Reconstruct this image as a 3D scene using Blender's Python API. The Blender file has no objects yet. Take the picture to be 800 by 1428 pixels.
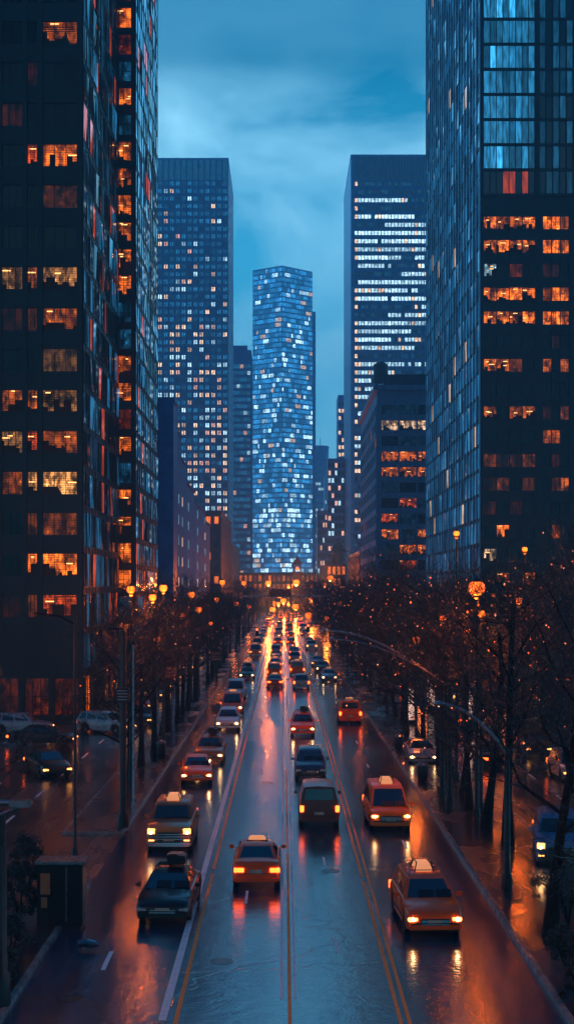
import bpy, bmesh, math, random
from mathutils import Vector, Matrix
R = math.radians
PI = math.pi
sc = bpy.context.scene
C = sc.collection
rng = random.Random(7)

# ------------------------------------------------------------------ camera
H, F, VX, VY, PW, PH = 11.5, 2000.0, 396.0, 818.0, 800.0, 1428.0
cd = bpy.data.cameras.new("camera"); cam = bpy.data.objects.new("camera", cd); C.objects.link(cam)
cam.location = (0, 0, H); cam.rotation_euler = (PI/2, 0, 0)
cd.sensor_width = 36; cd.lens = 36*F/PH
cd.shift_x = (PW/2-VX)/PH; cd.shift_y = (VY-PH/2)/PH
cd.clip_start = 1; cd.clip_end = 6000
sc.camera = cam
def proj(v):
    d = max(v[1], 1e-3)
    return VX+F*v[0]/d, VY-F*(v[2]-H)/d
def gy(py): return H*F/(py-VY)
def gx(px, y): return (px-VX)*y/F

# ------------------------------------------------------------------ materials
def new_mat(name):
    m = bpy.data.materials.new(name); m.use_nodes = True
    nt = m.node_tree; b = nt.nodes["Principled BSDF"]
    return m, nt, b
def N(nt, t, **kw):
    n = nt.nodes.new(t)
    for k, v in kw.items():
        if k in n.inputs: n.inputs[k].default_value = v
        else: setattr(n, k, v)
    return n
def ramp(nt, stops):
    n = nt.nodes.new('ShaderNodeValToRGB'); cr = n.color_ramp
    while len(cr.elements) < len(stops): cr.elements.new(0.5)
    for e, (p, c) in zip(cr.elements, stops):
        e.position = p; e.color = (*c, 1) if len(c) == 3 else c
    return n
def simple(name, col, rough=.5, metal=0.0, var=.25, scale=3.0, bump=0.0, spec=.5, coat=0.0):
    m, nt, b = new_mat(name); L = nt.links.new
    tc = N(nt, 'ShaderNodeTexCoord'); nz = N(nt, 'ShaderNodeTexNoise', Scale=scale, Detail=5.0)
    L(tc.outputs['Object'], nz.inputs['Vector'])
    lo = tuple(c*(1-var) for c in col); hi = tuple(min(1, c*(1+var)) for c in col)
    r = ramp(nt, [(.3, lo), (.7, hi)]); L(nz.outputs['Fac'], r.inputs['Fac']); L(r.outputs['Color'], b.inputs['Base Color'])
    rr = N(nt, 'ShaderNodeMapRange'); rr.inputs['To Min'].default_value = max(.02, rough*.75); rr.inputs['To Max'].default_value = min(1, rough*1.25)
    L(nz.outputs['Fac'], rr.inputs['Value']); L(rr.outputs['Result'], b.inputs['Roughness'])
    b.inputs['Metallic'].default_value = metal; b.inputs['Specular IOR Level'].default_value = spec
    b.inputs['Coat Weight'].default_value = coat; b.inputs['Coat Roughness'].default_value = .05
    if bump:
        n2 = N(nt, 'ShaderNodeTexNoise', Scale=scale*8, Detail=3.0); L(tc.outputs['Object'], n2.inputs['Vector'])
        bp = N(nt, 'ShaderNodeBump', Strength=bump, Distance=.02); L(n2.outputs['Fac'], bp.inputs['Height']); L(bp.outputs['Normal'], b.inputs['Normal'])
    return m
def emis(name, col, strength, base=(.1, .1, .1), sample=True, falloff=False):
    m, nt, b = new_mat(name)
    b.inputs['Base Color'].default_value = (*base, 1); b.inputs['Roughness'].default_value = .3
    b.inputs['Emission Color'].default_value = (*col, 1); b.inputs['Emission Strength'].default_value = strength
    if falloff:
        lw = N(nt, 'ShaderNodeLayerWeight', Blend=.5)
        mr = N(nt, 'ShaderNodeMapRange'); mr.inputs['From Min'].default_value = .15; mr.inputs['From Max'].default_value = 1
        mr.inputs['To Min'].default_value = strength; mr.inputs['To Max'].default_value = strength*.12
        nt.links.new(lw.outputs['Facing'], mr.inputs['Value']); nt.links.new(mr.outputs['Result'], b.inputs['Emission Strength'])
    if not sample: m.cycles.emission_sampling = 'NONE'
    return m
def wet(name, col, rlo, rhi, pscale=.25, bump=.25, patch=0.35, slab=None, coat=.6, wear=False, spec=.6):
    """wet ground: base colour patches, puddles (smooth) and rougher wet areas, fine grain"""
    m, nt, b = new_mat(name); L = nt.links.new
    tc = N(nt, 'ShaderNodeTexCoord')
    mp = N(nt, 'ShaderNodeMapping'); mp.inputs['Scale'].default_value = (1, .35, 1); L(tc.outputs['Object'], mp.inputs['Vector'])
    nz = N(nt, 'ShaderNodeTexNoise', Scale=pscale*3, Detail=6.0, Roughness=.6); L(mp.outputs['Vector'], nz.inputs['Vector'])
    r = ramp(nt, [(.3, tuple(c*(1-patch) for c in col)), (.72, tuple(c*(1+patch) for c in col))]); L(nz.outputs['Fac'], r.inputs['Fac'])
    n1 = N(nt, 'ShaderNodeTexNoise', Scale=pscale, Detail=2.5, Roughness=.5); L(mp.outputs['Vector'], n1.inputs['Vector'])
    rr = ramp(nt, [(.33, (rlo,)*3), (.67, (rhi,)*3)]); L(n1.outputs['Fac'], rr.inputs['Fac']); L(rr.outputs['Color'], b.inputs['Roughness'])
    g = N(nt, 'ShaderNodeTexNoise', Scale=9.0, Detail=5.0); L(tc.outputs['Object'], g.inputs['Vector'])
    g2 = N(nt, 'ShaderNodeTexNoise', Scale=1.7, Detail=3.0); L(tc.outputs['Object'], g2.inputs['Vector'])
    ad = N(nt, 'ShaderNodeMath', operation='MULTIPLY_ADD'); ad.inputs[1].default_value = 2.2; L(g2.outputs['Fac'], ad.inputs[0]); L(g.outputs['Fac'], ad.inputs[2])
    hgt = ad.outputs[0]; colout = r.outputs['Color']
    if slab:
        br = N(nt, 'ShaderNodeTexBrick', Scale=1.0); br.offset = 0
        br.inputs['Brick Width'].default_value = slab; br.inputs['Row Height'].default_value = slab; br.inputs['Mortar Size'].default_value = .02
        br.inputs['Color1'].default_value = (1, 1, 1, 1); br.inputs['Color2'].default_value = (.75, .75, .75, 1); br.inputs['Mortar'].default_value = (.3, .3, .3, 1)
        L(tc.outputs['Object'], br.inputs['Vector'])
        mx = N(nt, 'ShaderNodeMix', data_type='RGBA', blend_type='MULTIPLY'); mx.inputs[0].default_value = 1
        L(r.outputs['Color'], mx.inputs[6]); L(br.outputs['Color'], mx.inputs[7]); colout = mx.outputs[2]
    if wear:
        m2_ = N(nt, 'ShaderNodeMapping'); m2_.inputs['Scale'].default_value = (1.1, .012, 1); L(tc.outputs['Object'], m2_.inputs['Vector'])
        tr_ = N(nt, 'ShaderNodeTexNoise', Scale=1.0, Detail=3.0); L(m2_.outputs['Vector'], tr_.inputs['Vector'])
        rt = ramp(nt, [(.38, (.65,)*3), (.62, (1.25,)*3)]); L(tr_.outputs['Fac'], rt.inputs['Fac'])
        vo = N(nt, 'ShaderNodeTexVoronoi', feature='DISTANCE_TO_EDGE', Scale=.11); nd = N(nt, 'ShaderNodeTexNoise', Scale=.9, Detail=4.0); L(tc.outputs['Object'], nd.inputs['Vector'])
        vm = N(nt, 'ShaderNodeVectorMath', operation='MULTIPLY_ADD'); vm.inputs[1].default_value = (2.2, 2.2, 0); L(nd.outputs['Color'], vm.inputs[0]); L(tc.outputs['Object'], vm.inputs[2]); L(vm.outputs[0], vo.inputs['Vector'])
        rc = ramp(nt, [(.002, (.25,)*3), (.006, (1,)*3)]); L(vo.outputs['Distance'], rc.inputs['Fac'])
        for x_ in (rt, rc):
            mx = N(nt, 'ShaderNodeMix', data_type='RGBA', blend_type='MULTIPLY'); mx.inputs[0].default_value = 1
            L(colout, mx.inputs[6]); L(x_.outputs['Color'], mx.inputs[7]); colout = mx.outputs[2]
        ra = N(nt, 'ShaderNodeMath', operation='MULTIPLY'); L(rr.outputs['Color'], ra.inputs[0]); L(rt.outputs['Color'], ra.inputs[1]); L(ra.outputs[0], b.inputs['Roughness'])
        h2_ = N(nt, 'ShaderNodeMath', operation='ADD'); L(hgt, h2_.inputs[0]); L(rc.outputs['Color'], h2_.inputs[1]); hgt = h2_.outputs[0]
    L(colout, b.inputs['Base Color'])
    bp = N(nt, 'ShaderNodeBump', Strength=bump, Distance=.012); L(hgt, bp.inputs['Height']); L(bp.outputs['Normal'], b.inputs['Normal'])
    b.inputs['Specular IOR Level'].default_value = spec
    b.inputs['Coat Weight'].default_value = coat; b.inputs['Coat IOR'].default_value = 1.45
    L(rr.outputs['Color'], b.inputs['Coat Roughness']); L(bp.outputs['Normal'], b.inputs['Coat Normal'])
    return m
def paint(name, col):
    m, nt, b = new_mat(name); L = nt.links.new
    tc = N(nt, 'ShaderNodeTexCoord'); nz = N(nt, 'ShaderNodeTexNoise', Scale=3.0, Detail=9.0, Roughness=.75); L(tc.outputs['Object'], nz.inputs['Vector'])
    r = ramp(nt, [(.30, (.03, .032, .036)), (.38, tuple(c*.7 for c in col)), (.48, col)]); L(nz.outputs['Fac'], r.inputs['Fac']); L(r.outputs['Color'], b.inputs['Base Color'])
    b.inputs['Roughness'].default_value = .55; b.inputs['Specular IOR Level'].default_value = .25
    return m
def window_mat(name, glass, rough, kind):
    """glass pane: reflects; its lit colour comes from the pane's own lamp colour attribute, broken up by what is inside the room"""
    m, nt, b = new_mat(name); L = nt.links.new
    b.inputs['Base Color'].default_value = (*glass, 1); b.inputs['Roughness'].default_value = rough
    b.inputs['Specular IOR Level'].default_value = .35 if kind == 'room' else .8
    at = N(nt, 'ShaderNodeAttribute', attribute_name='lit'); tc = N(nt, 'ShaderNodeTexCoord')
    if kind == 'room':      # close windows: shelves, people, blinds, lamps
        mp = N(nt, 'ShaderNodeMapping'); mp.inputs['Scale'].default_value = (1.3, 1.3, .8); L(tc.outputs['Object'], mp.inputs['Vector'])
        n1 = N(nt, 'ShaderNodeTexNoise', Scale=.75, Detail=4.0, Roughness=.75); L(mp.outputs['Vector'], n1.inputs['Vector'])
        r1 = ramp(nt, [(.36, (.03,)*3), (.47, (.30,)*3), (.54, (1.0,)*3), (.7, (1.9,)*3)]); L(n1.outputs['Fac'], r1.inputs['Fac'])
        vo = N(nt, 'ShaderNodeTexVoronoi', Scale=1.15, distance='CHEBYCHEV'); L(mp.outputs['Vector'], vo.inputs['Vector'])
        r2 = ramp(nt, [(0, (3.2,)*3), (.09, (2.6,)*3), (.11, (.95,)*3), (.45, (.85,)*3), (.47, (.4,)*3)]); L(vo.outputs['Distance'], r2.inputs['Fac'])
        wv = N(nt, 'ShaderNodeTexWave', wave_type='BANDS', bands_direction='Z', Scale=1.6, Distortion=1.0); L(tc.outputs['Object'], wv.inputs['Vector'])
        r3 = ramp(nt, [(.15, (.45,)*3), (.45, (1,)*3)]); L(wv.outputs['Fac'], r3.inputs['Fac'])
        cur = None
        for x in (r1, r2, r3):
            if cur is None: cur = x.outputs['Color']; continue
            mx = N(nt, 'ShaderNodeMix', data_type='RGBA', blend_type='MULTIPLY'); mx.inputs[0].default_value = 1
            L(cur, mx.inputs[6]); L(x.outputs['Color'], mx.inputs[7]); cur = mx.outputs[2]
    else:
        mp = N(nt, 'ShaderNodeMapping'); mp.inputs['Scale'].default_value = (1, 1, 1) if kind == 'far' else (2.2, 2.2, .35); L(tc.outputs['Object'], mp.inputs['Vector'])
        n1 = N(nt, 'ShaderNodeTexNoise', Scale=.9 if kind == 'far' else 1.6, Detail=2.0); L(mp.outputs['Vector'], n1.inputs['Vector'])
        r1 = ramp(nt, [(.35, (.4,)*3), (.65, (1.35,)*3)]); L(n1.outputs['Fac'], r1.inputs['Fac']); cur = r1.outputs['Color']
    mx = N(nt, 'ShaderNodeMix', data_type='RGBA', blend_type='MULTIPLY'); mx.inputs[0].default_value = 1
    L(at.outputs['Color'], mx.inputs[6]); L(cur, mx.inputs[7]); L(mx.outputs[2], b.inputs['Emission Color'])
    b.inputs['Emission Strength'].default_value = 1.0
    m.cycles.emission_sampling = 'NONE'
    return m

M = {}
M['asphalt'] = wet('wet_asphalt', (.009, .034, .075), .10, .26, .16, .45, coat=.35, wear=True, spec=.32)
M['plaza'] = wet('wet_plaza', (.010, .014, .024), .12, .34, .3, .5, wear=True)
M['paving'] = wet('wet_paving', (.022, .026, .036), .12, .36, .5, .4, .3, slab=1.2)
M['soil'] = wet('wet_ground', (.03, .028, .026), .3, .7, .5, .8)
M['kerb'] = simple('kerb_stone', (.22, .215, .21), .16, var=.4, scale=2, bump=.3)
M['yellow'] = paint('yellow_line', (1.0, .25, .008)); M['white'] = paint('white_line', (.75, .75, .76))
M['bark'] = simple('wet_bark', (.013, .012, .012), .8, var=.5, scale=4, bump=.8, spec=.15)
M['twig'] = simple('wet_twigs', (.016, .017, .022), .5, var=.3)
M['iron'] = simple('painted_iron', (.02, .022, .026), .3, .6, var=.3)
M['steel'] = simple('galvanised_steel', (.22, .24, .27), .28, .9, var=.25)
M['dark'] = simple('black_plastic', (.012, .012, .013), .35)
M['rubber'] = simple('rubber', (.015, .015, .015), .6)
M['chrome'] = simple('chrome', (.6, .6, .62), .12, 1.0, var=.1)
M['glass'] = simple('car_glass', (.015, .02, .026), .04, 0, var=.1, spec=1.0, coat=1)
M['head'] = emis('headlight_lit', (1, .36, .08), 3.2)
M['bulb'] = emis('bulb_lit', (1, .6, .25), 30)
M['headoff'] = simple('headlight_lens', (.5, .5, .5), .1, .3)
M['tail'] = emis('taillight_lit', (1, .09, .01), 6)
M['amber'] = emis('amber_lit', (1, .35, .05), 8, sample=False)
M['signlit'] = emis('taxi_sign_lit', (1, .36, .14), .5, sample=False)
M['lamp'] = emis('lamp_globe', (1, .125, .005), 3.6, falloff=True)
M['lampwhite'] = emis('lamp_globe_white', (1, .62, .3), 25, falloff=True)
M['red'] = emis('signal_red', (1, .06, .02), 10, sample=False)
M['bead'] = emis('light_speck', (1, .13, .012), 1.6, sample=False)
M['beadw'] = emis('light_speck_pale', (1, .5, .30), 1.6, sample=False)
M['plate'] = simple('plate', (.5, .42, .3), .4)
M['w_room'] = window_mat('room_window', (.006, .008, .012), .16, 'room')
M['w_mid'] = window_mat('office_window', (.012, .03, .055), .07, 'mid')
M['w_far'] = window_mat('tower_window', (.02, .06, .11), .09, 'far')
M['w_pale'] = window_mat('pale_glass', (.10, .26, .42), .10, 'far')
def wallm(n, c, r=.6, mt=0.0, sc_=.6): return simple(n, c, r, mt, var=.3, scale=sc_, bump=.15)
M['wall_black'] = wallm('dark_stone', (.012, .013, .016), .45)
M['wall_dark'] = wallm('dark_metal', (.018, .034, .06), .32, .5)
M['fin'] = wallm('steel_fins', (.16, .30, .46), .4, .3)
M['wall_navy'] = wallm('navy_cladding', (.022, .17, .46), .4, .1)
M['wall_blue'] = wallm('blue_cladding', (.04, .30, .68), .4, .2)
M['wall_pale'] = wallm('pale_render', (.05, .30, .52), .7)
M['stone'] = wallm('grey_stone', (.10, .22, .38), .7, 0, 1.5)
M['brick'] = wallm('dark_brick', (.030, .030, .045), .7, 0, 2)
M['copper'] = wallm('lit_brick', (.35, .13, .05), .6, 0, 2)

# ------------------------------------------------------------------ mesh builder
class MB:
    def __init__(s): s.v = []; s.f = []; s.mi = []; s.c = []; s.smooth = False
    def quad(s, a, b, c, d, mi=0, col=(0, 0, 0)):
        n = len(s.v); s.v += [tuple(a), tuple(b), tuple(c), tuple(d)]; s.f.append((n, n+1, n+2, n+3)); s.mi.append(mi); s.c.append(col)
    def face(s, pts, mi=0, col=(0, 0, 0)):
        n = len(s.v); s.v += [tuple(p) for p in pts]; s.f.append(tuple(range(n, n+len(pts)))); s.mi.append(mi); s.c.append(col)
    def box(s, x0, x1, y0, y1, z0, z1, mi=0):
        n = len(s.v)
        s.v += [(x0,y0,z0),(x1,y0,z0),(x1,y1,z0),(x0,y1,z0),(x0,y0,z1),(x1,y0,z1),(x1,y1,z1),(x0,y1,z1)]
        for f in ((0,3,2,1),(4,5,6,7),(0,1,5,4),(1,2,6,5),(2,3,7,6),(3,0,4,7)):
            s.f.append(tuple(n+i for i in f)); s.mi.append(mi); s.c.append((0,0,0))
    def obox(s, O, U, V, W, mi=0):
        """box from origin and three edge vectors"""
        O, U, V, W = map(Vector, (O, U, V, W)); n = len(s.v)
        for w in (0, 1):
            for (a, b) in ((0,0),(1,0),(1,1),(0,1)): s.v.append(tuple(O+U*a+V*b+W*w))
        flip = U.cross(V).dot(W) < 0
        for f in ((0,3,2,1),(4,5,6,7),(0,1,5,4),(1,2,6,5),(2,3,7,6),(3,0,4,7)):
            s.f.append(tuple(n+i for i in (reversed(f) if flip else f))); s.mi.append(mi); s.c.append((0,0,0))
    def tube(s, pts, rad, sides=6, mi=0, cap=True):
        pts = [Vector(p) for p in pts]; n0 = len(s.v); k = len(pts)
        if not isinstance(rad, (list, tuple)): rad = [rad]*k
        ref = Vector((0.31, 0.17, 1)).normalized()
        for i, p in enumerate(pts):
            t = (pts[min(i+1, k-1)]-pts[max(i-1, 0)]).normalized()
            a = t.cross(ref)
            if a.length < .05: a = t.cross(Vector((1, 0, 0)))
            a.normalize(); b = t.cross(a)
            for q in range(sides):
                an = 2*PI*q/sides; s.v.append(tuple(p+(a*math.cos(an)+b*math.sin(an))*rad[i]))
        for i in range(k-1):
            for q in range(sides):
                q2 = (q+1) % sides
                s.f.append((n0+i*sides+q, n0+(i+1)*sides+q, n0+(i+1)*sides+q2, n0+i*sides+q2)); s.mi.append(mi); s.c.append((0,0,0))
        if cap and sides > 3:
            s.f.append(tuple(n0+q for q in range(sides))); s.mi.append(mi); s.c.append((0,0,0))
            s.f.append(tuple(n0+(k-1)*sides+q for q in reversed(range(sides)))); s.mi.append(mi); s.c.append((0,0,0))
    def lathe(s, prof, cx=0, cy=0, seg=16, mi=0):
        """prof: list of (r, z) bottom to top"""
        n0 = len(s.v)
        for r, z in prof:
            for q in range(seg): s.v.append((cx+r*math.cos(2*PI*q/seg), cy+r*math.sin(2*PI*q/seg), z))
        for i in range(len(prof)-1):
            for q in range(seg):
                q2 = (q+1) % seg
                s.f.append((n0+i*seg+q, n0+i*seg+q2, n0+(i+1)*seg+q2, n0+(i+1)*seg+q)); s.mi.append(mi); s.c.append((0,0,0))
        s.f.append(tuple(n0+q for q in reversed(range(seg)))); s.mi.append(mi); s.c.append((0,0,0))
        s.f.append(tuple(n0+(len(prof)-1)*seg+q for q in range(seg))); s.mi.append(mi); s.c.append((0,0,0))
    def ball(s, c, r, seg=10, ring=6, mi=0, sz=1.0):
        s.lathe([(max(.001, r*math.sin(PI*i/ring)), c[2]-r*sz*math.cos(PI*i/ring)) for i in range(ring+1)], c[0], c[1], seg, mi)
    def build(s, name, mats, parent=None, smooth=None, lit=False, bevel=0, sub=0):
        me = bpy.data.meshes.new(name); me.from_pydata(s.v, [], s.f)
        if not isinstance(mats, (list, tuple)): mats = [mats]
        for m in mats: me.materials.append(m)
        me.polygons.foreach_set('material_index', s.mi)
        if lit:
            at = me.color_attributes.new('lit', 'FLOAT_COLOR', 'CORNER'); buf = []
            for f, c in zip(s.f, s.c): buf += [c[0], c[1], c[2], 1.0]*len(f)
            at.data.foreach_set('color', buf)
        if bevel:
            bm = bmesh.new(); bm.from_mesh(me); bmesh.ops.remove_doubles(bm, verts=bm.verts, dist=1e-4)
            ed = [e for e in bm.edges if len(e.link_faces) == 2 and e.calc_face_angle(0) > .6]
            bmesh.ops.bevel(bm, geom=ed, offset=bevel, segments=2, affect='EDGES', clamp_overlap=True)
            bm.to_mesh(me); bm.free()
        if smooth is None: smooth = s.smooth
        if smooth:
            me.shade_smooth()
            me.set_sharp_from_angle(angle=R(38 if smooth is True else smooth))
        me.update()
        o = bpy.data.objects.new(name, me); C.objects.link(o)
        if parent is not None: o.parent = parent
        return o
def tag(o, label=None, cat=None, group=None, kind=None):
    if label: o['label'] = label
    if cat: o['category'] = cat
    if group: o['group'] = group
    if kind: o['kind'] = kind
    return o
def empty(name, loc=(0, 0, 0), rz=0):
    o = bpy.data.objects.new(name, None); C.objects.link(o); o.location = loc; o.rotation_euler = (0, 0, rz)
    o.empty_display_size = .5
    return o
def copy_tree(o, parent=None):
    c = o.copy(); C.objects.link(c)
    if parent is not None: c.parent = parent
    for ch in list(o.children): copy_tree(ch, c)
    return c

# ------------------------------------------------------------------ ground
def sheet(name, rects, z, mat):
    m = MB()
    for x0, x1, y0, y1 in rects: m.quad((x0,y0,z),(x1,y0,z),(x1,y1,z),(x0,y1,z))
    return tag(m.build(name, mat), kind='structure')
sheet('ground', [(-3000, 3000, -200, 4500)], -.012, M['soil'])
KX = 7.45
sheet('avenue_road', [(-KX, KX, -60, 640)], 0, M['asphalt'])
sheet('service_road', [(-16.5, -10.3, 118, 640), (11.6, 18.4, -60, 640)], 0, M['plaza'])
sheet('plaza_road', [(-120, -10.3, -60, 118), (-10.3, -KX, 55.5, 66.5)], 0, M['plaza'])
def kerbed(name, x0, x1, y0, y1, h=.14, kw=.17):
    o = MB(); o.box(x0+kw, x1-kw, y0+kw, y1-kw, -.3, h-.006); s_ = tag(o.build(name, M['paving']), kind='structure')
    k = MB()
    k.box(x0, x0+kw, y0, y1, -.3, h); k.box(x1-kw, x1, y0, y1, -.3, h); k.box(x0+kw, x1-kw, y0, y0+kw, -.3, h); k.box(x0+kw, x1-kw, y1-kw, y1, -.3, h)
    tag(k.build('kerb', M['kerb'], s_, bevel=.03))
    return s_
kerbed('sidewalk', -10.3, -KX, 66.5, 640)
kerbed('sidewalk', -10.3, -KX, -60, 55.5)
kerbed('sidewalk', KX, 11.6, -60, 640)
kerbed('sidewalk', 18.4, 60, -60, 176)
kerbed('sidewalk', 18.4, 21, 176, 640)
kerbed('sidewalk', -60, -16.5, 112, 121-.3)
kerbed('sidewalk', -18.5, -16.5, 121, 640)
# second strip separating plaza from service road trees
kerbed('sidewalk', -34, -31, 20, 100)
def lines(name, rects, mat): return sheet(name, rects, .006, mat)
lines('yellow_line_marking', [(-2.92, -2.80, -10, 57.5), (-2.92, -2.80, 58.3, 420), (3.02, 3.13, -10, 56), (3.02, 3.13, 56.6, 420), (3.26, 3.36, -10, 420),
                 (.10, .20, -10, 62), (.10, .18, 62.5, 90)], M['yellow'])
lines('white_line_marking', [(-3.34, -3.12, 38, 420), (-3.34, -3.12, 22, 37), (-.12, -.02, 40, 420), (.28, .34, 40, 420)]
      + [(-1.44, -1.34, y, y+2.2) for y in range(52, 400, 12)]
      + [(1.62, 1.72, y, y+2.0) for y in range(45, 400, 14)] + [(5.3, 5.42, y, y+2.0) for y in range(35, 400, 14)]
      + [(-5.5, -5.36, y, y+2.2) for y in (43, 30)]
      + [(-13.6, -13.45, y, y+3) for y in range(60, 400, 9)] + [(-20.6, -20.45, y, y+3) for y in range(60, 110, 9)]
      + [(14.9, 15.05, y, y+3) for y in range(40, 400, 9)]
      + [(-27+i*2.6, -26.88+i*2.6, 78, 84) for i in range(5)]
      + [(-6.9+i*.9, -6.5+i*.9, 176, 179) for i in range(16)], M['white'])

# ------------------------------------------------------------------ buildings
ORANGE = (1.0, .17, .012); REDOR = (1.0, .10, .01); WARMW = (1.0, .62, .38); PINK = (1.0, .5, .36); WHITE = (.50, .82, 1.0); SKY_SHEEN = (.04, .40, .85)  # the last, blue one: sky reflection put into unlit panes as glow
def sc3(c, k): return (c[0]*k, c[1]*k, c[2]*k)
rint = random.Random(77)
M['interior'] = simple('dark_furnishing', (.05, .018, .008), .7)
M['roomlamp'] = emis('room_lamp_lit', (1, .42, .12), 2.2, sample=False)
class Building:
    def __init__(s, name, loc, label, cat='building', group=None):
        s.e = empty(name, loc); tag(s.e, label, cat, group); s.o = Vector(loc)
        s.parts = {}; s.panes = []
    def mb(s, part, mat):
        return s.parts.setdefault(part, (MB(), mat))[0]
    def core(s, x0, x1, y0, y1, z0, z1, mat, part='wall'):
        o = s.o; s.mb(part, mat).box(x0-o.x, x1-o.x, y0-o.y, y1-o.y, z0-o.z, z1-o.z)
    def facade(s, O, U, W, z0, z1, nfl, bays, fm, pier=.3, span=.8, depth=.25, wm='w_mid', lit=None, tilt=.6, mull=(2, 1), sdepth=None, seed=1, zpane=None, part='facade_frame', fin=None):
        """O: bottom corner (x,y) on the wall plane, U: direction; bays: list of (start,end) or a count"""
        r = random.Random(seed); U = Vector((U[0], U[1], 0)).normalized(); Z = Vector((0, 0, 1)); Nn = U.cross(Z)
        O = Vector((O[0], O[1], 0))-Vector((s.o.x, s.o.y, 0)); fh = (z1-z0)/nfl
        if isinstance(bays, int):
            bw = W/bays; bays = [(j*bw+pier/2, (j+1)*bw-pier/2) for j in range(bays)]
        m = s.mb(part, fm); sd = depth*.6 if sdepth is None else sdepth
        # piers between bays
        edges = [0]+[e for b in bays for e in b]+[W]
        for k in range(0, len(edges), 2):
            a, b = edges[k], edges[k+1]
            if b-a > .02: m.obox(O+U*a+Z*z0-s.o.z*Z, U*(b-a), Z*(z1-z0), Nn*depth)
        if fin:
            sp, fw, fd = fin; nf = int(W/sp)
            for k in range(nf):
                a = (k+.5)*sp; m.obox(O+U*(a-fw/2)+Z*(z0-s.o.z), U*fw, Z*(z1-z0), Nn*fd)
        for i in range(nfl):
            zb = z0+i*fh
            m.obox(O+U*.0+Z*(zb-s.o.z)+Nn*.001, U*W, Z*span, Nn*sd)
            for j, (a, b) in enumerate(bays):
                c = lit(i, j, r) if lit else None
                p0, p1 = zb+span, zb+fh
                if zpane: p0, p1 = zb+zpane[0], zb+zpane[1]
                tx, tz = (r.gauss(0, tilt)*.01, r.gauss(0, tilt)*.01)
                w, h = b-a, p1-p0; off = .03+abs(tx)*w/2+abs(tz)*h/2
                pts = []
                for (uu, vv) in ((0,0),(1,0),(1,1),(0,1)):
                    pts.append(O+U*(a+w*uu)+Z*(p0-s.o.z+h*vv)+Nn*(off+tx*w*(uu-.5)+tz*h*(vv-.5)))
                cn = (pts[0]+pts[2])/2+s.o
                pa = [proj(p+s.o) for p in pts]
                area = abs((pa[0][0]*pa[1][1]-pa[1][0]*pa[0][1])+(pa[1][0]*pa[2][1]-pa[2][0]*pa[1][1])+(pa[2][0]*pa[3][1]-pa[3][0]*pa[2][1])+(pa[3][0]*pa[0][1]-pa[0][0]*pa[3][1]))/2
                px, py = proj(cn); vis = 0 < px < 800 and 0 < py < 900
                s.panes.append((area*(1 if vis else .0001)*(1.6 if c else 1), pts, c or (0, 0, 0), wm, mull, U, Z, Nn, w, h))
    def finish(s, frames=False, fmat=None, cap=100):
        for part, (m, mat) in s.parts.items():
            nm = part.rstrip('0123456789')
            m.build(nm, M[mat], s.e)
        s.panes.sort(key=lambda p: -p[0])
        def mull_into(m, p):
            _, pts, c, wm, mu, U, Z, Nn, w, h = p; P = pts[0]; t = .05
            base = (pts[0]+pts[2])/2; 
            for k in range(1, mu[0]): m.obox(P+U*(w*k/mu[0]-t/2)+Nn*.02, U*t, Z*h, Nn*.05)
            for k in range(1, mu[1]): m.obox(P+Z*(h*k/mu[1]-t/2)+Nn*.02, U*w, Z*t, Nn*.045)
            if frames:
                for k in (0, 1):
                    m.obox(P+U*(k*(w-t))+Nn*.021, U*t, Z*h, Nn*.06); m.obox(P+Z*(k*(h-t))+Nn*.022, U*w, Z*t, Nn*.055)
        for p in s.panes[:cap]:
            m = MB(); m.face(p[1], 0, p[2]); w = m.build('window', M[p[3]], s.e, lit=True)
            if frames or p[4][0] > 1:
                f = MB(); mull_into(f, p)
                if f.f: f.build('window_frame', M[fmat or 'dark'], w)
            if p[3] == 'w_room' and sum(p[2]) > .3 and p[0] > 60:
                _, pts, c, wm, mu, U, Z, Nn, ww, hh = p; P0 = pts[0]; rr = rint
                g = MB()
                if rr.random() < .55:      # blinds part way down
                    hb_ = hh*rr.uniform(.12, .5); a0 = rr.choice((0, .33, .5))*ww; a1 = min(ww, a0+rr.choice((.34, .5, 1))*ww); k = 0
                    while k*.16 < hb_: g.obox(P0+U*a0+Z*(hh-.08-k*.16)+Nn*.008, U*(a1-a0), Z*.075, Nn*.012); k += 1
                if g.f: g.build('blind', M['interior'], w)
                g = MB(); xs_ = [0.0]      # furniture and people against the light, one stepped outline
                while xs_[-1] < ww-.25: xs_.append(min(ww, xs_[-1]+rr.uniform(.15, .6)))
                xs_[-1] = ww; top_ = []
                for a_, b_ in zip(xs_, xs_[1:]):
                    h_ = min(hh*.7, rr.choice((.12, .18, .35, .5, .7, 1.1))); top_ += [(a_, h_), (b_, h_)]
                g.face([P0+Nn*.015, P0+U*ww+Nn*.015]+[P0+U*a_+Z*h_+Nn*.015 for a_, h_ in reversed(top_)])
                g.build('furniture', M['interior'], w)
                for _k in range(rr.choice((1, 1, 2))):
                    g = MB(); bw_ = rr.uniform(.25, .8); xx_ = rr.uniform(0, max(.01, ww-bw_)); zz_ = hh*rr.uniform(.45, .92); g.obox(P0+U*xx_+Z*zz_+Nn*(.012+_k*.0006), U*bw_, Z*.09, Nn*.02)
                    g.build('room_lamp', M['roomlamp'], w)
        rest = s.panes[cap:]
        if rest:
            for wm in sorted(set(p[3] for p in rest)):
                m = MB()
                for p in rest:
                    if p[3] == wm: m.face(p[1], 0, p[2])
                tag(m.build('window', M[wm], s.e, lit=True), kind='stuff')
            f = MB()
            for p in rest:
                if p[4][0] > 1 or p[4][1] > 1: mull_into(f, p)
            if f.f: tag(f.build('window_frame', M[fmat or 'dark'], s.e), kind='stuff')
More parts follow.
